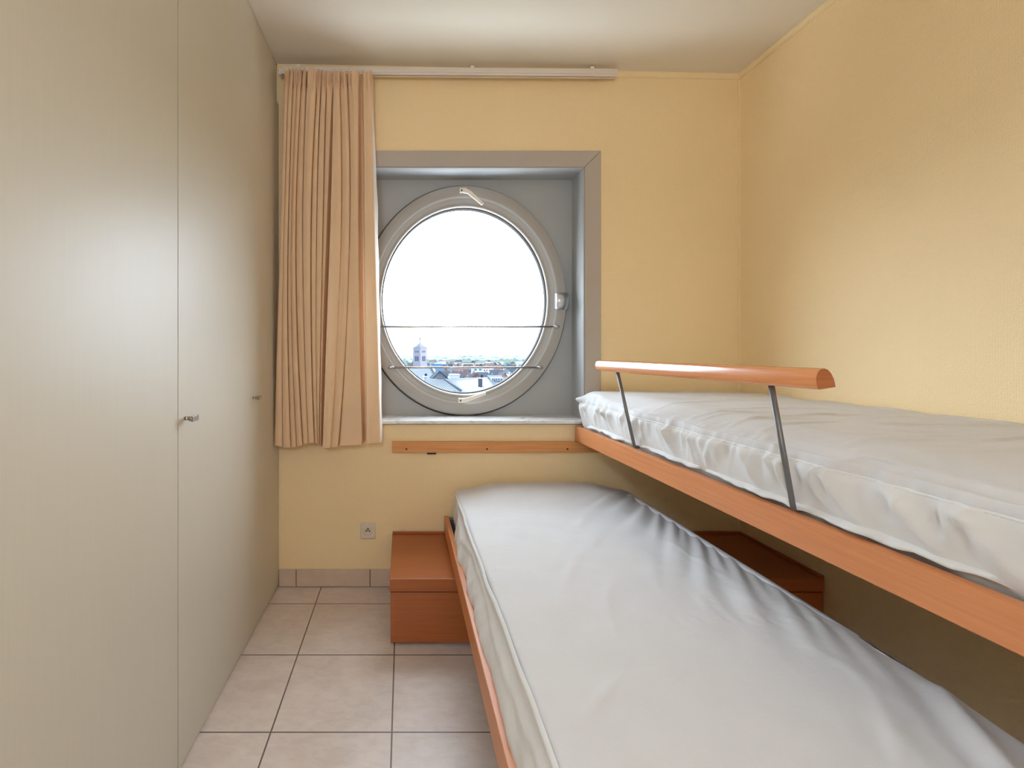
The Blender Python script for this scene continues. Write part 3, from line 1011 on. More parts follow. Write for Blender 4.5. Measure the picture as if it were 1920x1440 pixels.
# loose hem lying along the side board
bm = bmesh.new()
P = []
for i in range(300):
    y = .45 + (2.25 - .45) * i / 299
    fy = (y - uy0) / (uy1 - uy0)
    c = upper_disp(Vector((ux0, y, UZ1 + .018)), Vector((-1, 0, 0)), 'left')
    o = .011 + .014 * n2(fy) + .007 * n3(fy) + .004 * n4(fy)
    zf = UZ1 + .003 + .004 * (n3(fy) + 1) + .003 * (n4(1 - fy) + 1)
    lo = max(railx_up(y) + .003, c.x - o)
    P.append([Vector((c.x + .010, y, UZ1 + .030)), Vector((c.x - .001, y, UZ1 + .020)), Vector((lo + .004, y, zf + .006)), Vector((lo, y, zf)), Vector((lo + .004, y, zf - .002)), Vector((c.x + .012, y, zf - .002))])
grid_mesh(bm, P)
from_bm('hem', bm, M['skirt'], UM, True)

# ================================================================== SOCKET
S = thing('wall_socket', (PX(690, YB), YB, .28), 'ivory wall socket low on the yellow wall beside the bench', 'socket')
sx, sz = PX(690, YB - .008), PZ(995.5, YB - .008)
bm = bmesh.new(); box(bm, sx - .037, sx + .037, YB - .009, YB - .0005, sz - .0415, sz + .0415, 0.004, 3)
from_bm('frame', bm, M['socket'], S, True)
bm = bmesh.new()
# insert plate with a round well
cz = sz - .004
R_ = .0195
n = 48
P = []
hw, hh = .0325, .0265
for k in range(n):
    a = 2 * PI * k / n
    c, s = math.cos(a), math.sin(a)
    m_ = min(hw / abs(c) if abs(c) > 1e-6 else 9, hh / abs(s) if abs(s) > 1e-6 else 9)
    P.append([Vector((sx + m_ * c, YB - .0085, cz + m_ * s)), Vector((sx + m_ * c, YB - .0150, cz + m_ * s)), Vector((sx + (R_ + .002) * c, YB - .0155, cz + (R_ + .002) * s)), Vector((sx + R_ * c, YB - .0145, cz + R_ * s)), Vector((sx + R_ * c * .96, YB - .0094, cz + R_ * s * .96)), Vector((sx, YB - .0094, cz))])
grid_mesh(bm, P, closed_u=True, smooth=False)
bmesh.ops.remove_doubles(bm, verts=bm.verts, dist=1e-6)
from_bm('insert', bm, M['socket'], S)
for dx, dz in ((-.0085, .003), (.0085, .003)):
    bm = bmesh.new(); cyl(bm, (sx + dx, YB - .0094, cz + dz), (0, -1, 0), .0034, .0008, 14)
    from_bm('hole', bm, M['black'], S)
bm = bmesh.new(); cyl(bm, (sx, YB - .0094, cz + .0095), (0, -1, 0), .0026, .006, 14)
box(bm, sx - .003, sx + .003, YB - .0106, YB - .0094, cz + .012, cz + .0175)
from_bm('earth_pin', bm, M['black'], S)

# ================================================================== ADDED PENDANT LAMP (invented fill light, unseen behind the camera)
lx, lyy, lz = -0.36, -0.75, 1.75
CL = thing('added_pendant_lamp', (lx, lyy, zceil(lx)), 'added round opal pendant lamp for fill light, unseen behind the camera', 'lamp')
bm = bmesh.new(); cyl(bm, (lx, lyy, zceil(lx) - .001), (0, 0, -1), .05, .03, 32)
from_bm('ceiling_rose', bm, M['white_plastic'], CL)
bm = bmesh.new(); tube(bm, [(lx, lyy, zceil(lx) - .03), (lx, lyy, lz + .12)], .004, 8)
from_bm('cord', bm, M['white_plastic'], CL)
LAMP_S = 54.0
bm = bmesh.new(); bmesh.ops.create_uvsphere(bm, u_segments=32, v_segments=20, radius=.13, matrix=Matrix.Translation((lx, lyy, lz)))
from_bm('globe', bm, mat_emit('added lamp glow', (0.84, 0.955, 1.16, 1), LAMP_S), CL, True)
# <EXT>
# ================================================================== TOWN OUTSIDE
KH, KV = 9.6, 4.1      # rough sky irradiance outside on level and on upright surfaces
GZ = -24.0
def emat(name, rgb, k, var=0.08, ns=0.4, rough=0.9):
    return plain(name, scale_c(lin(*rgb), 1.0 / k), rough, 0.0, 0.02, var, ns)
E = {}
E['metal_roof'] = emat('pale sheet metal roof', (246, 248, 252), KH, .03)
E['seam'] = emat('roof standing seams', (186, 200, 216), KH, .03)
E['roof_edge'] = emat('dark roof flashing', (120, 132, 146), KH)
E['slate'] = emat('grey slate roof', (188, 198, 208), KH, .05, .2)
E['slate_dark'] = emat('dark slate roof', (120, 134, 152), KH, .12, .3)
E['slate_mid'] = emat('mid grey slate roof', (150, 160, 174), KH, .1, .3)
E['stone'] = emat('tower stone', (150, 150, 163), KV, .05, .5)
E['stone_dark'] = emat('louvre openings', (70, 80, 105), KV)
E['spire'] = emat('tower slate', (128, 138, 158), KV, .05)
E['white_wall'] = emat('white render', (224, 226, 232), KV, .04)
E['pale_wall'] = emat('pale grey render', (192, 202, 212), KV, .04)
E['brick'] = emat('pinkish brick', (176, 152, 152), KV, .05, .3)
E['brick_dark'] = emat('brown brick', (138, 126, 136), KV, .05, .3)
E['red_roof'] = emat('red clay roof', (172, 150, 150), KH, .05, .3)
E['brown_roof'] = emat('brown clay roof', (140, 124, 130), KH, .05, .3)
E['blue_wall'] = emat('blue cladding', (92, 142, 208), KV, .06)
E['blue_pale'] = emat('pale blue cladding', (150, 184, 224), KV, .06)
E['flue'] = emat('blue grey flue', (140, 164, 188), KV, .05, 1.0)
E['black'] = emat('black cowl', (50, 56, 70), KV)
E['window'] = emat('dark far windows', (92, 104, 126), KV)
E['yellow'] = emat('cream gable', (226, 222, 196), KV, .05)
E['tree_dark'] = emat('dark haze-tinted foliage', (108, 134, 146), KV, .25, .8)  # distance haze is mixed into the foliage and woods colours
E['tree_pale'] = emat('pale haze-tinted foliage', (176, 200, 196), KV, .15, .3)
E['treeline'] = emat('far haze-tinted woods', (164, 190, 196), KV, .06, .02)

# the land
m, nt, b = new_mat('haze-tinted fields')  # pale ramp colours carry the haze; there is no haze volume
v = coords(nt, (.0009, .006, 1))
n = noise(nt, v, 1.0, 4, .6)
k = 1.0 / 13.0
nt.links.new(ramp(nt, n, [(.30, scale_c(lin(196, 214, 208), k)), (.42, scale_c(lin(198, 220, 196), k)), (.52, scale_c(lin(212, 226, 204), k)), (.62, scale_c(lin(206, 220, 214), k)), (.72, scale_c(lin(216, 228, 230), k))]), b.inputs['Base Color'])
b.inputs['Roughness'].default_value = 1.0
b.inputs['Specular IOR Level'].default_value = 0.0
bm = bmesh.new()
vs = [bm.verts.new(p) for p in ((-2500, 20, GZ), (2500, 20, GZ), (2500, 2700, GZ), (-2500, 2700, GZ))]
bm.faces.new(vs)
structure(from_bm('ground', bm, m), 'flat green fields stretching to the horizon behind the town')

def plate(bm, pts, thick, mi=0):
    """closed slab below a polygon (given counter-clockwise seen from above)"""
    a = [bm.verts.new(p) for p in pts]
    b_ = [bm.verts.new(Vector(p) - Vector((0, 0, thick))) for p in pts]
    bm.faces.new(a).material_index = mi
    bm.faces.new(b_[::-1]).material_index = mi
    for k in range(len(pts)):
        q = (k + 1) % len(pts)
        bm.faces.new((a[k], b_[k], b_[q], a[q])).material_index = mi

def ribs(bm, a0, a1, b0, b1, n, w, h, mi=1):
    """standing seams from points along a0-a1 to points along b0-b1"""
    for i in range(n + 1):
        t = i / n
        p, q = a0.lerp(a1, t), b0.lerp(b1, t)
        d = (q - p).normalized(); s = d.cross(Vector((0, 0, 1))).normalized() * w / 2
        up = Vector((0, 0, h))
        hexa(bm, [p - s, p + s, q + s, q - s, p - s + up, p + s + up, q + s + up, q - s + up], mi)

# --- large pale metal roof right below
MR = thing('metal_roof', (3.5, 62, GZ), 'large pale sheet metal roof with standing seams, lowest in the round window', 'roof')
Y1, Y0 = 76.0, 52.0
a, b2, c, d = at(740, 711.5, Y1), at(831.5, 711.5, Y1), at(868, 737, Y0), at(740, 750, 46.0)
bm = bmesh.new(); plate(bm, [d, c, b2, a], .25)
ribs(bm, at(798, 711.5, Y1), at(829, 711.5, Y1), at(808, 741, 50.5), at(866, 738, 51.8), 11, .10, .09)
from_bm('hip_slope', bm, [E['metal_roof'], E['seam']], MR)
e, f = at(914, 708.2, Y1), at(940, 742, Y0)
bm = bmesh.new(); plate(bm, [c, f, e, b2], .25)
ribs(bm, at(834, 711.4, Y1), at(912, 708.3, Y1), at(872, 737.2, Y0), at(968, 743, Y0), 30, .055, .06)
from_bm('main_slope', bm, [E['metal_roof'], E['seam']], MR)
bm = bmesh.new(); tube(bm, [b2 + Vector((-1.0, 0, .1)), b2 + Vector((0, 0, .1)), c + Vector((0, 0, .1))], .13, 8)
from_bm('hip_cap', bm, E['roof_edge'], MR)
bm = bmesh.new(); tube(bm, [at(760, 711.2, Y1), at(831, 711.2, Y1)], .07, 8); tube(bm, [at(831, 711.3, Y1), at(914, 708, Y1)], .07, 8)
from_bm('ridge_cap', bm, E['pale_wall'], MR)
bm = bmesh.new()
p0, p1 = at(826, 713, Y1), at(940, 713, Y1)
hexa(bm, [(at(740, 715, 50)).xyz * 1, Vector((at(930, 740, Y0).x, 50, -6)), Vector((at(914, 708, Y1).x, Y1, -8)), Vector((a.x, Y1, -8)),
          Vector((d.x, 50, -5)), Vector((f.x, 53, -5)), Vector((e.x, Y1, -5)), Vector((a.x, Y1, -5))]) if False else box(bm, a.x, e.x, 53, Y1, GZ, -5.6)
from_bm('wall', bm, E['pale_wall'], MR)

def flue_stack(name, u0, u1, v0, v1, y, label, cowl_u, cowl_v, mat, pipe=None):
    t_ = thing(name, at((u0 + u1) / 2, v1, y), label, 'chimney')
    p, q = at(u0, v0, y), at(u1, v1, y)
    bm = bmesh.new(); box(bm, p.x, q.x, y, y + (q.x - p.x), q.z - .6, p.z)
    from_bm('stack', bm, mat, t_)
    bm = bmesh.new(); box(bm, p.x - .10, q.x + .10, y - .10, y + (q.x - p.x) + .1, p.z, p.z + .10)
    from_bm('cap', bm, E['white_wall'], t_)
    bm = bmesh.new()
    cc = at(cowl_u, cowl_v, y + .2)
    bmesh.ops.create_uvsphere(bm, u_segments=12, v_segments=8, radius=.20, matrix=Matrix.Translation(cc))
    cyl(bm, (cc.x, cc.y, p.z + .08), (0, 0, 1), .09, max(.05, cc.z - p.z), 10)
    from_bm('cowl', bm, E['black'], t_)
    if pipe:
        pu, pv0, pv1 = pipe
        x_ = PX(pu, y - .15)
        bm = bmesh.new(); tube(bm, [(x_, y - .15, PZ(pv1, y)), (x_, y - .15, PZ(pv0, y))], .11, 10)
        from_bm('pipe', bm, E['white_wall'], t_)
    return t_
flue_stack('chimney', 795.5, 800.5, 706.5, 722, 66, 'blue grey chimney with black cowl at the left end of the metal roof', 798.6, 702.8, E['flue'], (794.2, 704.5, 709))
flue_stack('chimney', 897.5, 904.5, 710.0, 727, 60, 'chimney with white pipe and black cowl right of the metal roof', 903.6, 704.8, E['slate_dark'], (907.3, 709.5, 729))
sk = thing('skylight', at(852, 736, 50.6), 'dark low skylight box at the foot of the metal roof', 'skylight')
bm = bmesh.new()
p, q = at(846, 733.5, 51.5), at(866, 736.5, 51.5)
hexa(bm, [(p.x, 50.8, p.z - .5), (q.x, 50.8, p.z - .5), (q.x, 52.2, p.z - .5), (p.x, 52.2, p.z - .5), (p.x + .3, 50.9, p.z), (q.x, 50.9, q.z + .08), (q.x, 52.2, q.z + .08), (p.x + .3, 52.2, p.z)])
from_bm('box', bm, E['roof_edge'], sk)
boxo('cap', E['flue'], sk, q.x, q.x + .24, 50.8, 52.0, q.z - .3, q.z + .2)

# --- long grey slate roof of the church and its tower
CH = thing('church_hall', at(760, 760, 215), 'big building with plain grey slate roof and white verge in front of the tower', 'building')
R0, R1 = at(660, 688.5, 215), at(806.5, 688.5, 215)
E0, E1 = at(640, 730, 196), at(829.5, 730, 196)
B0, B1 = R0 + (R0 - E0), R1 + (R1 - E1)
B0.z, B1.z = E0.z, E1.z
B0.x, B1.x = R0.x, R1.x + 3
bm = bmesh.new()
plate(bm, [E0, E1, R1, R0], .4); plate(bm, [R0, R1, B1, B0], .4)
from_bm('roof', bm, E['slate'], CH)
bm = bmesh.new()
for A_, B_ in ((R1, E1),):
    d_ = Vector((.9, 0, 0))
    hexa(bm, [A_ + Vector((.55, -.3, -.1)), A_ + Vector((1.35, -.3, -.1)), B_ + Vector((1.35, -.3, -.1)), B_ + Vector((.55, -.3, -.1)),
              A_ + Vector((.55, -.3, .35)), A_ + Vector((1.35, -.3, .35)), B_ + Vector((1.35, -.3, .35)), B_ + Vector((.55, -.3, .35))])
from_bm('verge', bm, E['white_wall'], CH)
bm = bmesh.new()
A_, B_ = R1, E1
hexa(bm, [A_ + Vector((-.15, -.3, -.1)), A_ + Vector((.5, -.3, -.1)), B_ + Vector((.5, -.3, -.1)), B_ + Vector((-.15, -.3, -.1)),
          A_ + Vector((-.15, -.3, .25)), A_ + Vector((.5, -.3, .25)), B_ + Vector((.5, -.3, .25)), B_ + Vector((-.15, -.3, .25))])
from_bm('gutter', bm, E['roof_edge'], CH)
bm = bmesh.new(); box(bm, E0.x + 1, R1.x + 1, 198, 232, GZ, E0.z)
from_bm('wall', bm, E['brick_dark'], CH)

YT = 300.0
TW = thing('church_tower', Vector((PX(788, YT), YT + 3.2, GZ)), 'square grey stone church tower with a low pointed roof and cross', 'tower')
c0 = at(788, 651.3, YT); cl = at(774.6, 651.3, YT + 4.4); cr = at(800.3, 651.3, YT + 4.2)
cb = cl + cr - c0
zt2 = c0.z
bm = bmesh.new()
q8 = [Vector((p.x, p.y, GZ)) for p in (c0, cr, cb, cl)] + [Vector((p.x, p.y, zt2)) for p in (c0, cr, cb, cl)]
hexa(bm, q8)
from_bm('shaft', bm, E['stone'], TW)
cen = (c0 + cb) / 2
def inset(p, k, z): 
    q = cen.lerp(p, k); return Vector((q.x, q.y, z))
bm = bmesh.new()
hexa(bm, [inset(p, 1.05, zt2 - .1) for p in (c0, cr, cb, cl)] + [inset(p, 1.05, zt2 + .35) for p in (c0, cr, cb, cl)])
from_bm('parapet', bm, E['stone'], TW)
bm = bmesh.new()
apex = Vector((PX(787.3, cen.y), cen.y, PZ(642.3, cen.y)))
base = [bm.verts.new(inset(p, .80, zt2 + .3)) for p in (c0, cr, cb, cl)]
av = bm.verts.new(apex)
for k_ in range(4): bm.faces.new((base[k_], base[(k_ + 1) % 4], av))
bm.faces.new(base[::-1])
from_bm('spire', bm, E['spire'], TW)
bm = bmesh.new()
tube(bm, [apex - Vector((0, 0, .5)), apex + Vector((0, 0, 3.4))], .26, 8)
tube(bm, [apex + Vector((-.7, 0, 2.3)), apex + Vector((.7, 0, 2.3))], .22, 8)
from_bm('cross', bm, E['roof_edge'], TW)
# openings: three tall louvres on each visible face, three short ones above
for A_, B_, nm in ((c0, cr, 1), (cl, c0, 0)):
    dirv = (B_ - A_); ln_ = dirv.length; dirv.normalize()
    nrm = Vector((dirv.y, -dirv.x, 0))
    if nrm.y > 0: nrm = -nrm
    for (va, vb, w_) in ((668.0, 677.0, .36), (657.5, 661.0, .26)):
        for s_ in (.34, .52, .70):
            p = A_ + dirv * (s_ * ln_)
            z1_, z0_ = PZ(va, YT), PZ(vb, YT)
            hw_ = dirv * w_
            bm = bmesh.new()
            hexa(bm, [Vector((p.x, p.y, z0_)) - hw_ - nrm * .2, Vector((p.x, p.y, z0_)) + hw_ - nrm * .2, Vector((p.x, p.y, z0_)) + hw_ + nrm * .06, Vector((p.x, p.y, z0_)) - hw_ + nrm * .06,
                      Vector((p.x, p.y, z1_)) - hw_ - nrm * .2, Vector((p.x, p.y, z1_)) + hw_ - nrm * .2, Vector((p.x, p.y, z1_)) + hw_ + nrm * .06, Vector((p.x, p.y, z1_)) - hw_ + nrm * .06])
            from_bm('opening', bm, E['stone_dark'], TW)

# --- individual nearer buildings
def gable_house(name, label, u0, u1, va, ve, y, dep, wall, roof, windows=(), v_apex_u=None, cat='house'):
    """gable facing us"""
    t_ = thing(name, Vector(((PX(u0, y) + PX(u1, y)) / 2, y, GZ)), label, cat)
    x0, x1, ze, za_ = PX(u0, y), PX(u1, y), PZ(ve, y), PZ(va, y)
    xm = PX(v_apex_u, y) if v_apex_u else (x0 + x1) / 2
    bm = bmesh.new()
    fr = [bm.verts.new(p) for p in ((x0, y, GZ), (x1, y, GZ), (x1, y, ze), (xm, y, za_), (x0, y, ze))]
    bk = [bm.verts.new((v_.co.x, y + dep, v_.co.z)) for v_ in fr]
    bm.faces.new(fr); bm.faces.new(bk[::-1])
    for k_ in range(5):
        bm.faces.new((fr[k_], bk[k_], bk[(k_ + 1) % 5], fr[(k_ + 1) % 5]))
    from_bm('wall', bm, wall, t_)
    bm = bmesh.new()
    o = .5
    for xe in (x0, x1):
        s_ = -1 if xe == x0 else 1
        plate(bm, [Vector((xm, y - o, za_ + .35)), Vector((xm, y + dep + o, za_ + .35)), Vector((xe + s_ * o, y + dep + o, ze + .1)), Vector((xe + s_ * o, y - o, ze + .1))], .3)
    from_bm('roof', bm, roof, t_)
    for (wu0, wu1, wv0, wv1) in windows:
        bm = bmesh.new(); box(bm, PX(wu0, y), PX(wu1, y), y - .08, y + .1, PZ(wv1, y), PZ(wv0, y))
        from_bm('window', bm, E['window'], t_)
    return t_
gable_house('house', 'grey gabled house between the white verge and the red roofs', 812, 840, 696.2, 711, 178, 12, E['slate_mid'], E['slate_dark'], (), 824.5)
gable_house('house', 'small cream gabled house right of the white chimney pipe', 910.5, 921, 717.6, 724.5, 84, 7, E['yellow'], E['white_wall'], ((913.6, 915, 721, 723.5), (916.3, 917.7, 721, 723.5)))
gable_house('house', 'white gabled house at the right edge of the round pane', 949, 962, 694.8, 701.5, 300, 12, E['white_wall'], E['slate_mid'], ((952, 953.5, 699, 702), (956, 957.5, 699, 702)), 955)
gable_house('house', 'pink gabled house just right of the dormered grey roof', 942.5, 950, 700.2, 706, 260, 12, E['brick'], E['red_roof'], ((945.2, 946.6, 704, 707),), 946)

def block(name, label, u0, u1, v0, y, dep, wall, roof, wins=0, cat='building', rows=1):
    t_ = thing(name, Vector(((PX(u0, y) + PX(u1, y)) / 2, y, GZ)), label, cat)
    x0, x1, zt_ = PX(u0, y), PX(u1, y), PZ(v0, y)
    boxo('wall', wall, t_, x0, x1, y, y + dep, GZ, zt_)
    boxo('roof', roof, t_, x0 - .3, x1 + .3, y - .3, y + dep + .3, zt_, zt_ + .5)
    if wins:
        w_ = (x1 - x0) / wins
        for r_ in range(rows):
            for k_ in range(wins):
                boxo('window', E['window'], t_, x0 + w_ * (k_ + .25), x0 + w_ * (k_ + .75), y - .06, y + .1, zt_ - 2.6 - 3 * r_, zt_ - 1.2 - 3 * r_)
    return t_
block('office_block', 'bright blue clad block right of the church tower', 816, 828.5, 682.8, 330, 14, E['blue_wall'], E['blue_pale'])
block('office_block', 'pale blue block touching the left side of the bright blue block', 807.5, 816, 681.8, 345, 12, E['blue_pale'], E['flue'])
block('apartment_block', 'pale grey flat-roofed block with wide panels in mid town', 887, 905, 688.8, 400, 12, E['pale_wall'], E['white_wall'], 2)
block('apartment_block', 'white block with a row of dark windows right of the grey panels', 906, 925, 690.2, 420, 12, E['white_wall'], E['slate_mid'], 4)
block('warehouse', 'long pale flat warehouse at the far edge of town', 897, 936, 682.4, 760, 20, E['pale_wall'], E['white_wall'])
block('warehouse', 'long pale low building behind the metal roof ridge', 845, 862, 704, 250, 9, E['pale_wall'], E['pale_wall'], 6, 'building')
block('apartment_block', 'white block with dark roof left of mid town', 868, 882, 680.8, 640, 12, E['white_wall'], E['slate_dark'], 4)

# dormered grey roof on the right
DM = thing('townhouse', at(925, 760, 130), 'grey house with a steep light roof, four dormers and dark gable end', 'house')
r0, r1 = at(912.5, 703.6, 135), at(940, 703.6, 135)
m0, m1 = at(917.0, 708.5, 131.5), at(943, 708.5, 131.5)
f0, f1 = at(921.5, 721, 127), at(950, 721, 127)
k0, k1 = at(904.5, 716, 141), at(932, 716, 141)
bm = bmesh.new()
V_ = [bm.verts.new(p) for p in (r0, r1, m1, m0, f1, f0)]
bm.faces.new((V_[0], V_[3], V_[2], V_[1])); bm.faces.new((V_[3], V_[5], V_[4], V_[2]))
kk = [bm.verts.new(p) for p in (k0, k1)]
bm.faces.new((V_[0], V_[1], kk[1], kk[0]))
bm.faces.new((V_[1], V_[2], V_[4], kk[1])); bm.faces.new((kk[0], kk[1], V_[4], V_[5]))
from_bm('roof', bm, E['slate'], DM)
bm = bmesh.new()
s_ = Vector((-.12, -.06, 0))
g0 = [bm.verts.new(p + s_) for p in (r0, k0, f0, m0)]
g1 = [bm.verts.new(p + s_ - Vector((.15, .1, 0))) for p in (r0, k0, f0, m0)]
bm.faces.new(g0); bm.faces.new(g1[::-1])
for k_ in range(4): bm.faces.new((g0[k_], g1[k_], g1[(k_ + 1) % 4], g0[(k_ + 1) % 4]))
from_bm('gable_end', bm, E['slate_dark'], DM)
bm = bmesh.new()
hexa(bm, [Vector((p.x, p.y, GZ)) for p in (f0, f1, k1, k0)] + [Vector((p.x, p.y, p.z - .1)) for p in (f0, f1, k1, k0)])
from_bm('wall', bm, E['slate_mid'], DM)
for u in (924.2, 931, 935.8, 940.5):
    c_ = at(u, 714.2, 128.6)
    bm = bmesh.new(); box(bm, c_.x - .30, c_.x + .30, 128.6, 131.5, c_.z - .1, c_.z + .78)
    dm = from_bm('dormer', bm, E['pale_wall'], DM)
    bm = bmesh.new(); box(bm, c_.x - .2, c_.x + .2, 128.52, 128.62, c_.z, c_.z + .68)
    from_bm('pane', bm, E['window'], dm)

# --- the many small houses of the town: a few kinds, copied one by one
def small_house(wall, roof, wd, dp, hw, hr, chim=True, flat=False):
    bm = bmesh.new()
    box(bm, -wd / 2, wd / 2, 0, dp, 0, hw, mi=0)
    if flat:
        box(bm, -wd / 2 - .2, wd / 2 + .2, -.2, dp + .2, hw, hw + .4, mi=1)
    else:
        o = .3
        p = [(-wd / 2 - o, -o, hw), (wd / 2 + o, -o, hw), (wd / 2 + o, dp + o, hw), (-wd / 2 - o, dp + o, hw)]
        V_ = [bm.verts.new(q_) for q_ in p]
        T_ = [bm.verts.new((-wd / 2 - o, dp / 2, hw + hr)), bm.verts.new((wd / 2 + o, dp / 2, hw + hr))]
        for f_ in ((V_[0], V_[1], T_[1], T_[0]), (V_[2], V_[3], T_[0], T_[1]), (V_[1], V_[2], T_[1]), (V_[3], V_[0], T_[0]), (V_[3], V_[2], V_[1], V_[0])):
            bm.faces.new(f_).material_index = 1
        if chim: box(bm, wd * .25, wd * .25 + .8, dp / 2 - .4, dp / 2 + .4, hw, hw + hr + .9, mi=0)
    nw = max(2, int(wd / 2.6))
    for k_ in range(nw):
        x_ = -wd / 2 + wd * (k_ + .5) / nw
        for z_ in (1.0, 3.9):
            if z_ + 1.5 < hw: box(bm, x_ - .5, x_ + .5, -.06, .05, z_, z_ + 1.5, mi=2)
    me = bpy.data.meshes.new('house'); bmesh.ops.recalc_face_normals(bm, faces=bm.faces); bm.to_mesh(me); bm.free()
    for q_ in (wall, roof, E['window']): me.materials.append(q_)
    return me
kinds = {
    'red': ([small_house(E['brick'], E['red_roof'], 9, 9, 5.5, 4), small_house(E['white_wall'], E['red_roof'], 8, 9, 5.5, 4.2), small_house(E['brick_dark'], E['red_roof'], 12, 9, 6, 3.6)],
            'small hazy house with a red tiled roof in the distant town', 'red-roofed houses of the distant town'),
    'grey': ([small_house(E['brick_dark'], E['slate_dark'], 9, 9, 5.5, 4.4), small_house(E['white_wall'], E['slate_mid'], 8, 8, 6, 3.8), small_house(E['brick'], E['slate_dark'], 11, 9, 6.5, 4)],
             'small hazy house with a grey slate roof in the distant town', 'slate-roofed houses of the distant town'),
    'brown': ([small_house(E['brick'], E['brown_roof'], 10, 9, 5.5, 4), small_house(E['brick_dark'], E['brown_roof'], 8, 9, 6, 4.4)],
              'small hazy brick house with a brown roof in the distant town', 'brown-roofed houses of the distant town'),
    'flat': ([small_house(E['white_wall'], E['pale_wall'], 12, 9, 7, 0, flat=True), small_house(E['pale_wall'], E['white_wall'], 9, 9, 8.5, 0, flat=True)],
             'small white flat-roofed building in the distant town', 'white flat-roofed buildings of the distant town'),
}
rr = random.Random(21)
taken = [(PX(952, 520), 520), (PX(946, 540), 540), (PX(766, 700), 700), (PX(987, 900), 900)]
solid = [(PX(u0_, y_), PX(u1_, y_), y_, y_ + d_) for u0_, u1_, y_, d_ in ((816, 828.5, 330, 14), (807.5, 816, 345, 12), (887, 905, 400, 12), (906, 925, 420, 12), (897, 936, 760, 20), (845, 862, 250, 9), (868, 882, 640, 12), (942, 963, 300, 14), (942, 951, 260, 14), (774, 801, 296, 12))]
rows_ = [(262, 842, 930, 8, .2), (290, 838, 945, 10, .2), (318, 832, 962, 12, .2), (350, 830, 975, 14, .1), (385, 775, 985, 16, .1), (425, 765, 990, 18, .1), (470, 760, 992, 20, .1), (520, 755, 995, 22, .0), (575, 750, 997, 22, .0), (635, 750, 1000, 22, .0), (700, 748, 1003, 20, .0), (780, 748, 1005, 18, .0), (870, 745, 1008, 14, .0)]
for yrow, ua, ub, cnt, _ in rows_:
    for i in range(cnt):
        u = ua + (ub - ua) * (i + rr.uniform(.15, .85)) / cnt
        y = yrow + rr.uniform(-18, 18)
        if 812 < u < 830 and y < 335: continue
        px_ = PX(u, y)
        if any((px_ - a_) ** 2 + (y - b_) ** 2 < 17.5 ** 2 for a_, b_ in taken): continue
        if any((px_ - PX(a_, b_)) ** 2 + (y - b_) ** 2 < 22 ** 2 for a_, b_ in ((952, 520), (946, 540), (766, 700), (987, 900))): continue
        if any(x0_ - 9 < px_ < x1_ + 9 and y0_ - 12 < y < y1_ + 9 for x0_, x1_, y0_, y1_ in solid): continue
        taken.append((px_, y))
        if yrow < 420 and (884 < u < 926) and y > 385: continue
        kd = rr.choices(['red', 'grey', 'brown', 'flat'], [.38, .3, .18, .14])[0]
        mes, lab, grp = kinds[kd]
        o = bpy.data.objects.new('house', rr.choice(mes))
        link(o)
        o.location = (PX(u, y), y, GZ); o.rotation_euler = (0, 0, rr.choice([0, 0, PI / 2, .4, -.4, 1.1]) + rr.uniform(-.15, .15))
        s_ = rr.uniform(.85, 1.1); o.scale = (s_, s_, s_)
        tag(o, lab, 'house', grp)

# --- trees
def tree(u, v_top, y, r, mat, label, group=None):
    t_ = thing('tree', Vector((PX(u, y), y, GZ)), label, 'tree', group)
    zt_ = PZ(v_top, y)
    bm = bmesh.new()
    for k_ in range(9):
        a_ = rr.uniform(0, 2 * PI); q_ = rr.uniform(0, .6) * r
        c_ = Vector((PX(u, y) + math.cos(a_) * q_, y + math.sin(a_) * q_, zt_ - r * rr.uniform(.45, 1.2)))
        bmesh.ops.create_icosphere(bm, subdivisions=2, radius=r * rr.uniform(.4, .6), matrix=Matrix.Translation(c_))
    for v_ in bm.verts: v_.co += Vector((rr.uniform(-1, 1), rr.uniform(-1, 1), rr.uniform(-1, 1))) * r * .05
    from_bm('crown', bm, mat, t_)
    bm = bmesh.new(); tube(bm, [(PX(u, y), y, GZ), (PX(u, y), y, zt_ - r)], r * .12, 8)
    from_bm('trunk', bm, E['brick_dark'], t_)
tree(952, 679.3, 520, 3.6, E['tree_dark'], 'dark round tree rising above the roofs at the right of the round pane')
tree(946, 681.5, 540, 3.0, E['tree_dark'], 'smaller dark tree just left of the dark round tree')
tree(766, 671.5, 700, 6.0, E['tree_pale'], 'pale bushy tree left of the church tower')
tree(987, 669.5, 900, 8.0, E['tree_pale'], 'pale hazy tree at the far right of the round pane')
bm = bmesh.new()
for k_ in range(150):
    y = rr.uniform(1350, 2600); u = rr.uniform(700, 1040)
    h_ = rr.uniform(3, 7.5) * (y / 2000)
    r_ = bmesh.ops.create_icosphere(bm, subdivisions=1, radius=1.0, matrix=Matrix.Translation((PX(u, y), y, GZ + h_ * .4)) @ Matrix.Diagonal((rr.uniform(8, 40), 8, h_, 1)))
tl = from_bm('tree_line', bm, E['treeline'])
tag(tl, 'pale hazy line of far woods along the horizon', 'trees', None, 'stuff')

sun = bpy.data.lights.new('sun', 'SUN'); sun.energy = 11.0; sun.angle = .05; sun.color = (1, .95, .88)
so = bpy.data.objects.new('sun', sun); link(so)
so.rotation_euler = Vector((-.86, .36, -.36)).to_track_quat('-Z', 'Y').to_euler()
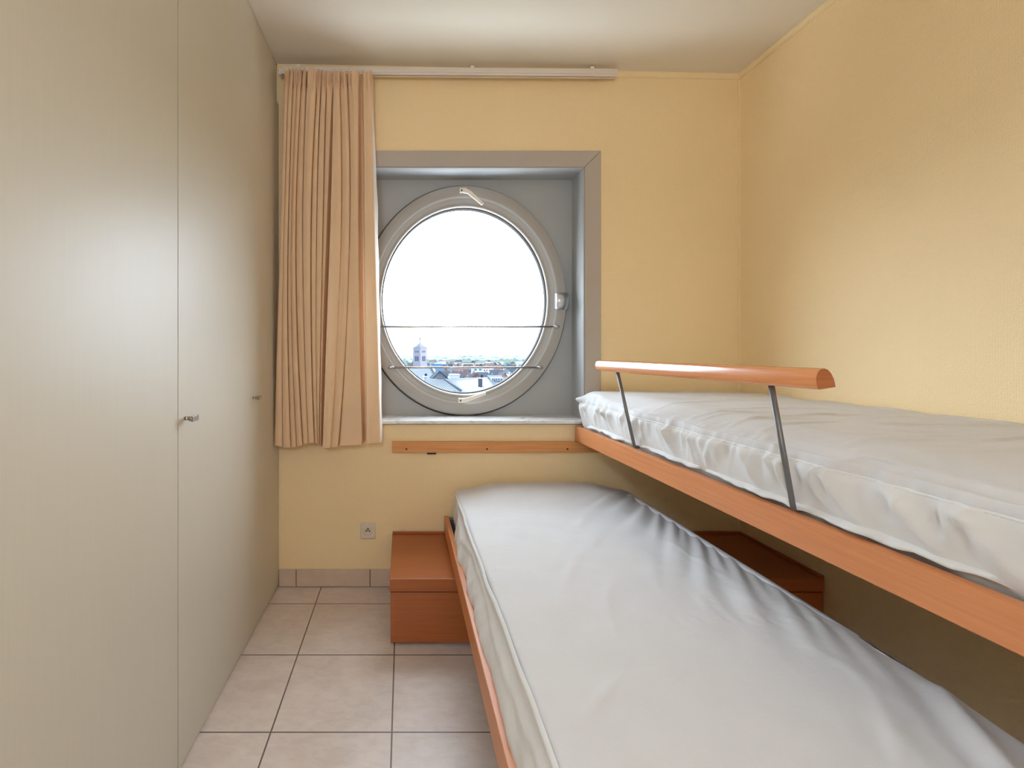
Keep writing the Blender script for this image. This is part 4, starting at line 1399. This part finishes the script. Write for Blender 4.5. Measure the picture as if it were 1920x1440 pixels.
# </EXT>
# ================================================================== LIGHT, WORLD, CAMERA
SKY = 12.5
w = bpy.data.worlds.new('World'); bpy.context.scene.world = w
w.use_nodes = True
nt = w.node_tree
bg = nt.nodes['Background']
tc = nt.nodes.new('ShaderNodeTexCoord')
nz = nt.nodes.new('ShaderNodeTexNoise'); nz.inputs['Scale'].default_value = 2.5; nz.inputs['Detail'].default_value = 5
nt.links.new(tc.outputs['Generated'], nz.inputs['Vector'])
rp = nt.nodes.new('ShaderNodeValToRGB')
rp.color_ramp.elements[0].position = .3; rp.color_ramp.elements[0].color = (0.74, 0.89, 1.08, 1)
rp.color_ramp.elements[1].position = .7; rp.color_ramp.elements[1].color = (0.80, 0.93, 1.08, 1)
nt.links.new(nz.outputs['Fac'], rp.inputs['Fac'])
nt.links.new(rp.outputs['Color'], bg.inputs['Color'])
# hazy bright sky low down, darker towards the zenith
sx_ = nt.nodes.new('ShaderNodeSeparateXYZ'); nt.links.new(tc.outputs['Generated'], sx_.inputs['Vector'])
mr = nt.nodes.new('ShaderNodeMapRange'); mr.interpolation_type = 'SMOOTHSTEP'
mr.inputs['From Min'].default_value = 0.45; mr.inputs['From Max'].default_value = 0.95
mr.inputs['To Min'].default_value = SKY; mr.inputs['To Max'].default_value = SKY * 0.8
nt.links.new(sx_.outputs['Z'], mr.inputs['Value'])
nt.links.new(mr.outputs['Result'], bg.inputs['Strength'])

pl = bpy.data.lights.new('window_portal', 'AREA')
pl.shape = 'RECTANGLE'; pl.size = 2 * .50 * WK; pl.size_y = 1.0
pl.cycles.is_portal = True
po = bpy.data.objects.new('window_portal', pl); link(po)
po.location = (WX, 2.585, WZ); po.rotation_euler = (-PI / 2, 0, 0)

cam = bpy.data.cameras.new('camera')
cam.sensor_width = 36; cam.lens = F / 1920 * 36
cam.shift_x = (960 - CX) / 1920; cam.shift_y = -(720 - CY) / 1920
cam.clip_start = 0.02; cam.clip_end = 6000
co = bpy.data.objects.new('camera', cam); link(co)
co.location = (0, 0, EYE); co.rotation_euler = (PI / 2, 0, 0)
sc = bpy.context.scene
sc.camera = co
sc.view_settings.view_transform = 'Standard'
sc.view_settings.look = 'None'
sc.view_settings.gamma = 1.0
sc.view_settings.use_curve_mapping = False
sc.view_settings.exposure = 0.22
sc.cycles.filter_width = 1.2
sc.cycles.max_bounces = 12
sc.cycles.diffuse_bounces = 8
sc.cycles.transparent_max_bounces = 16
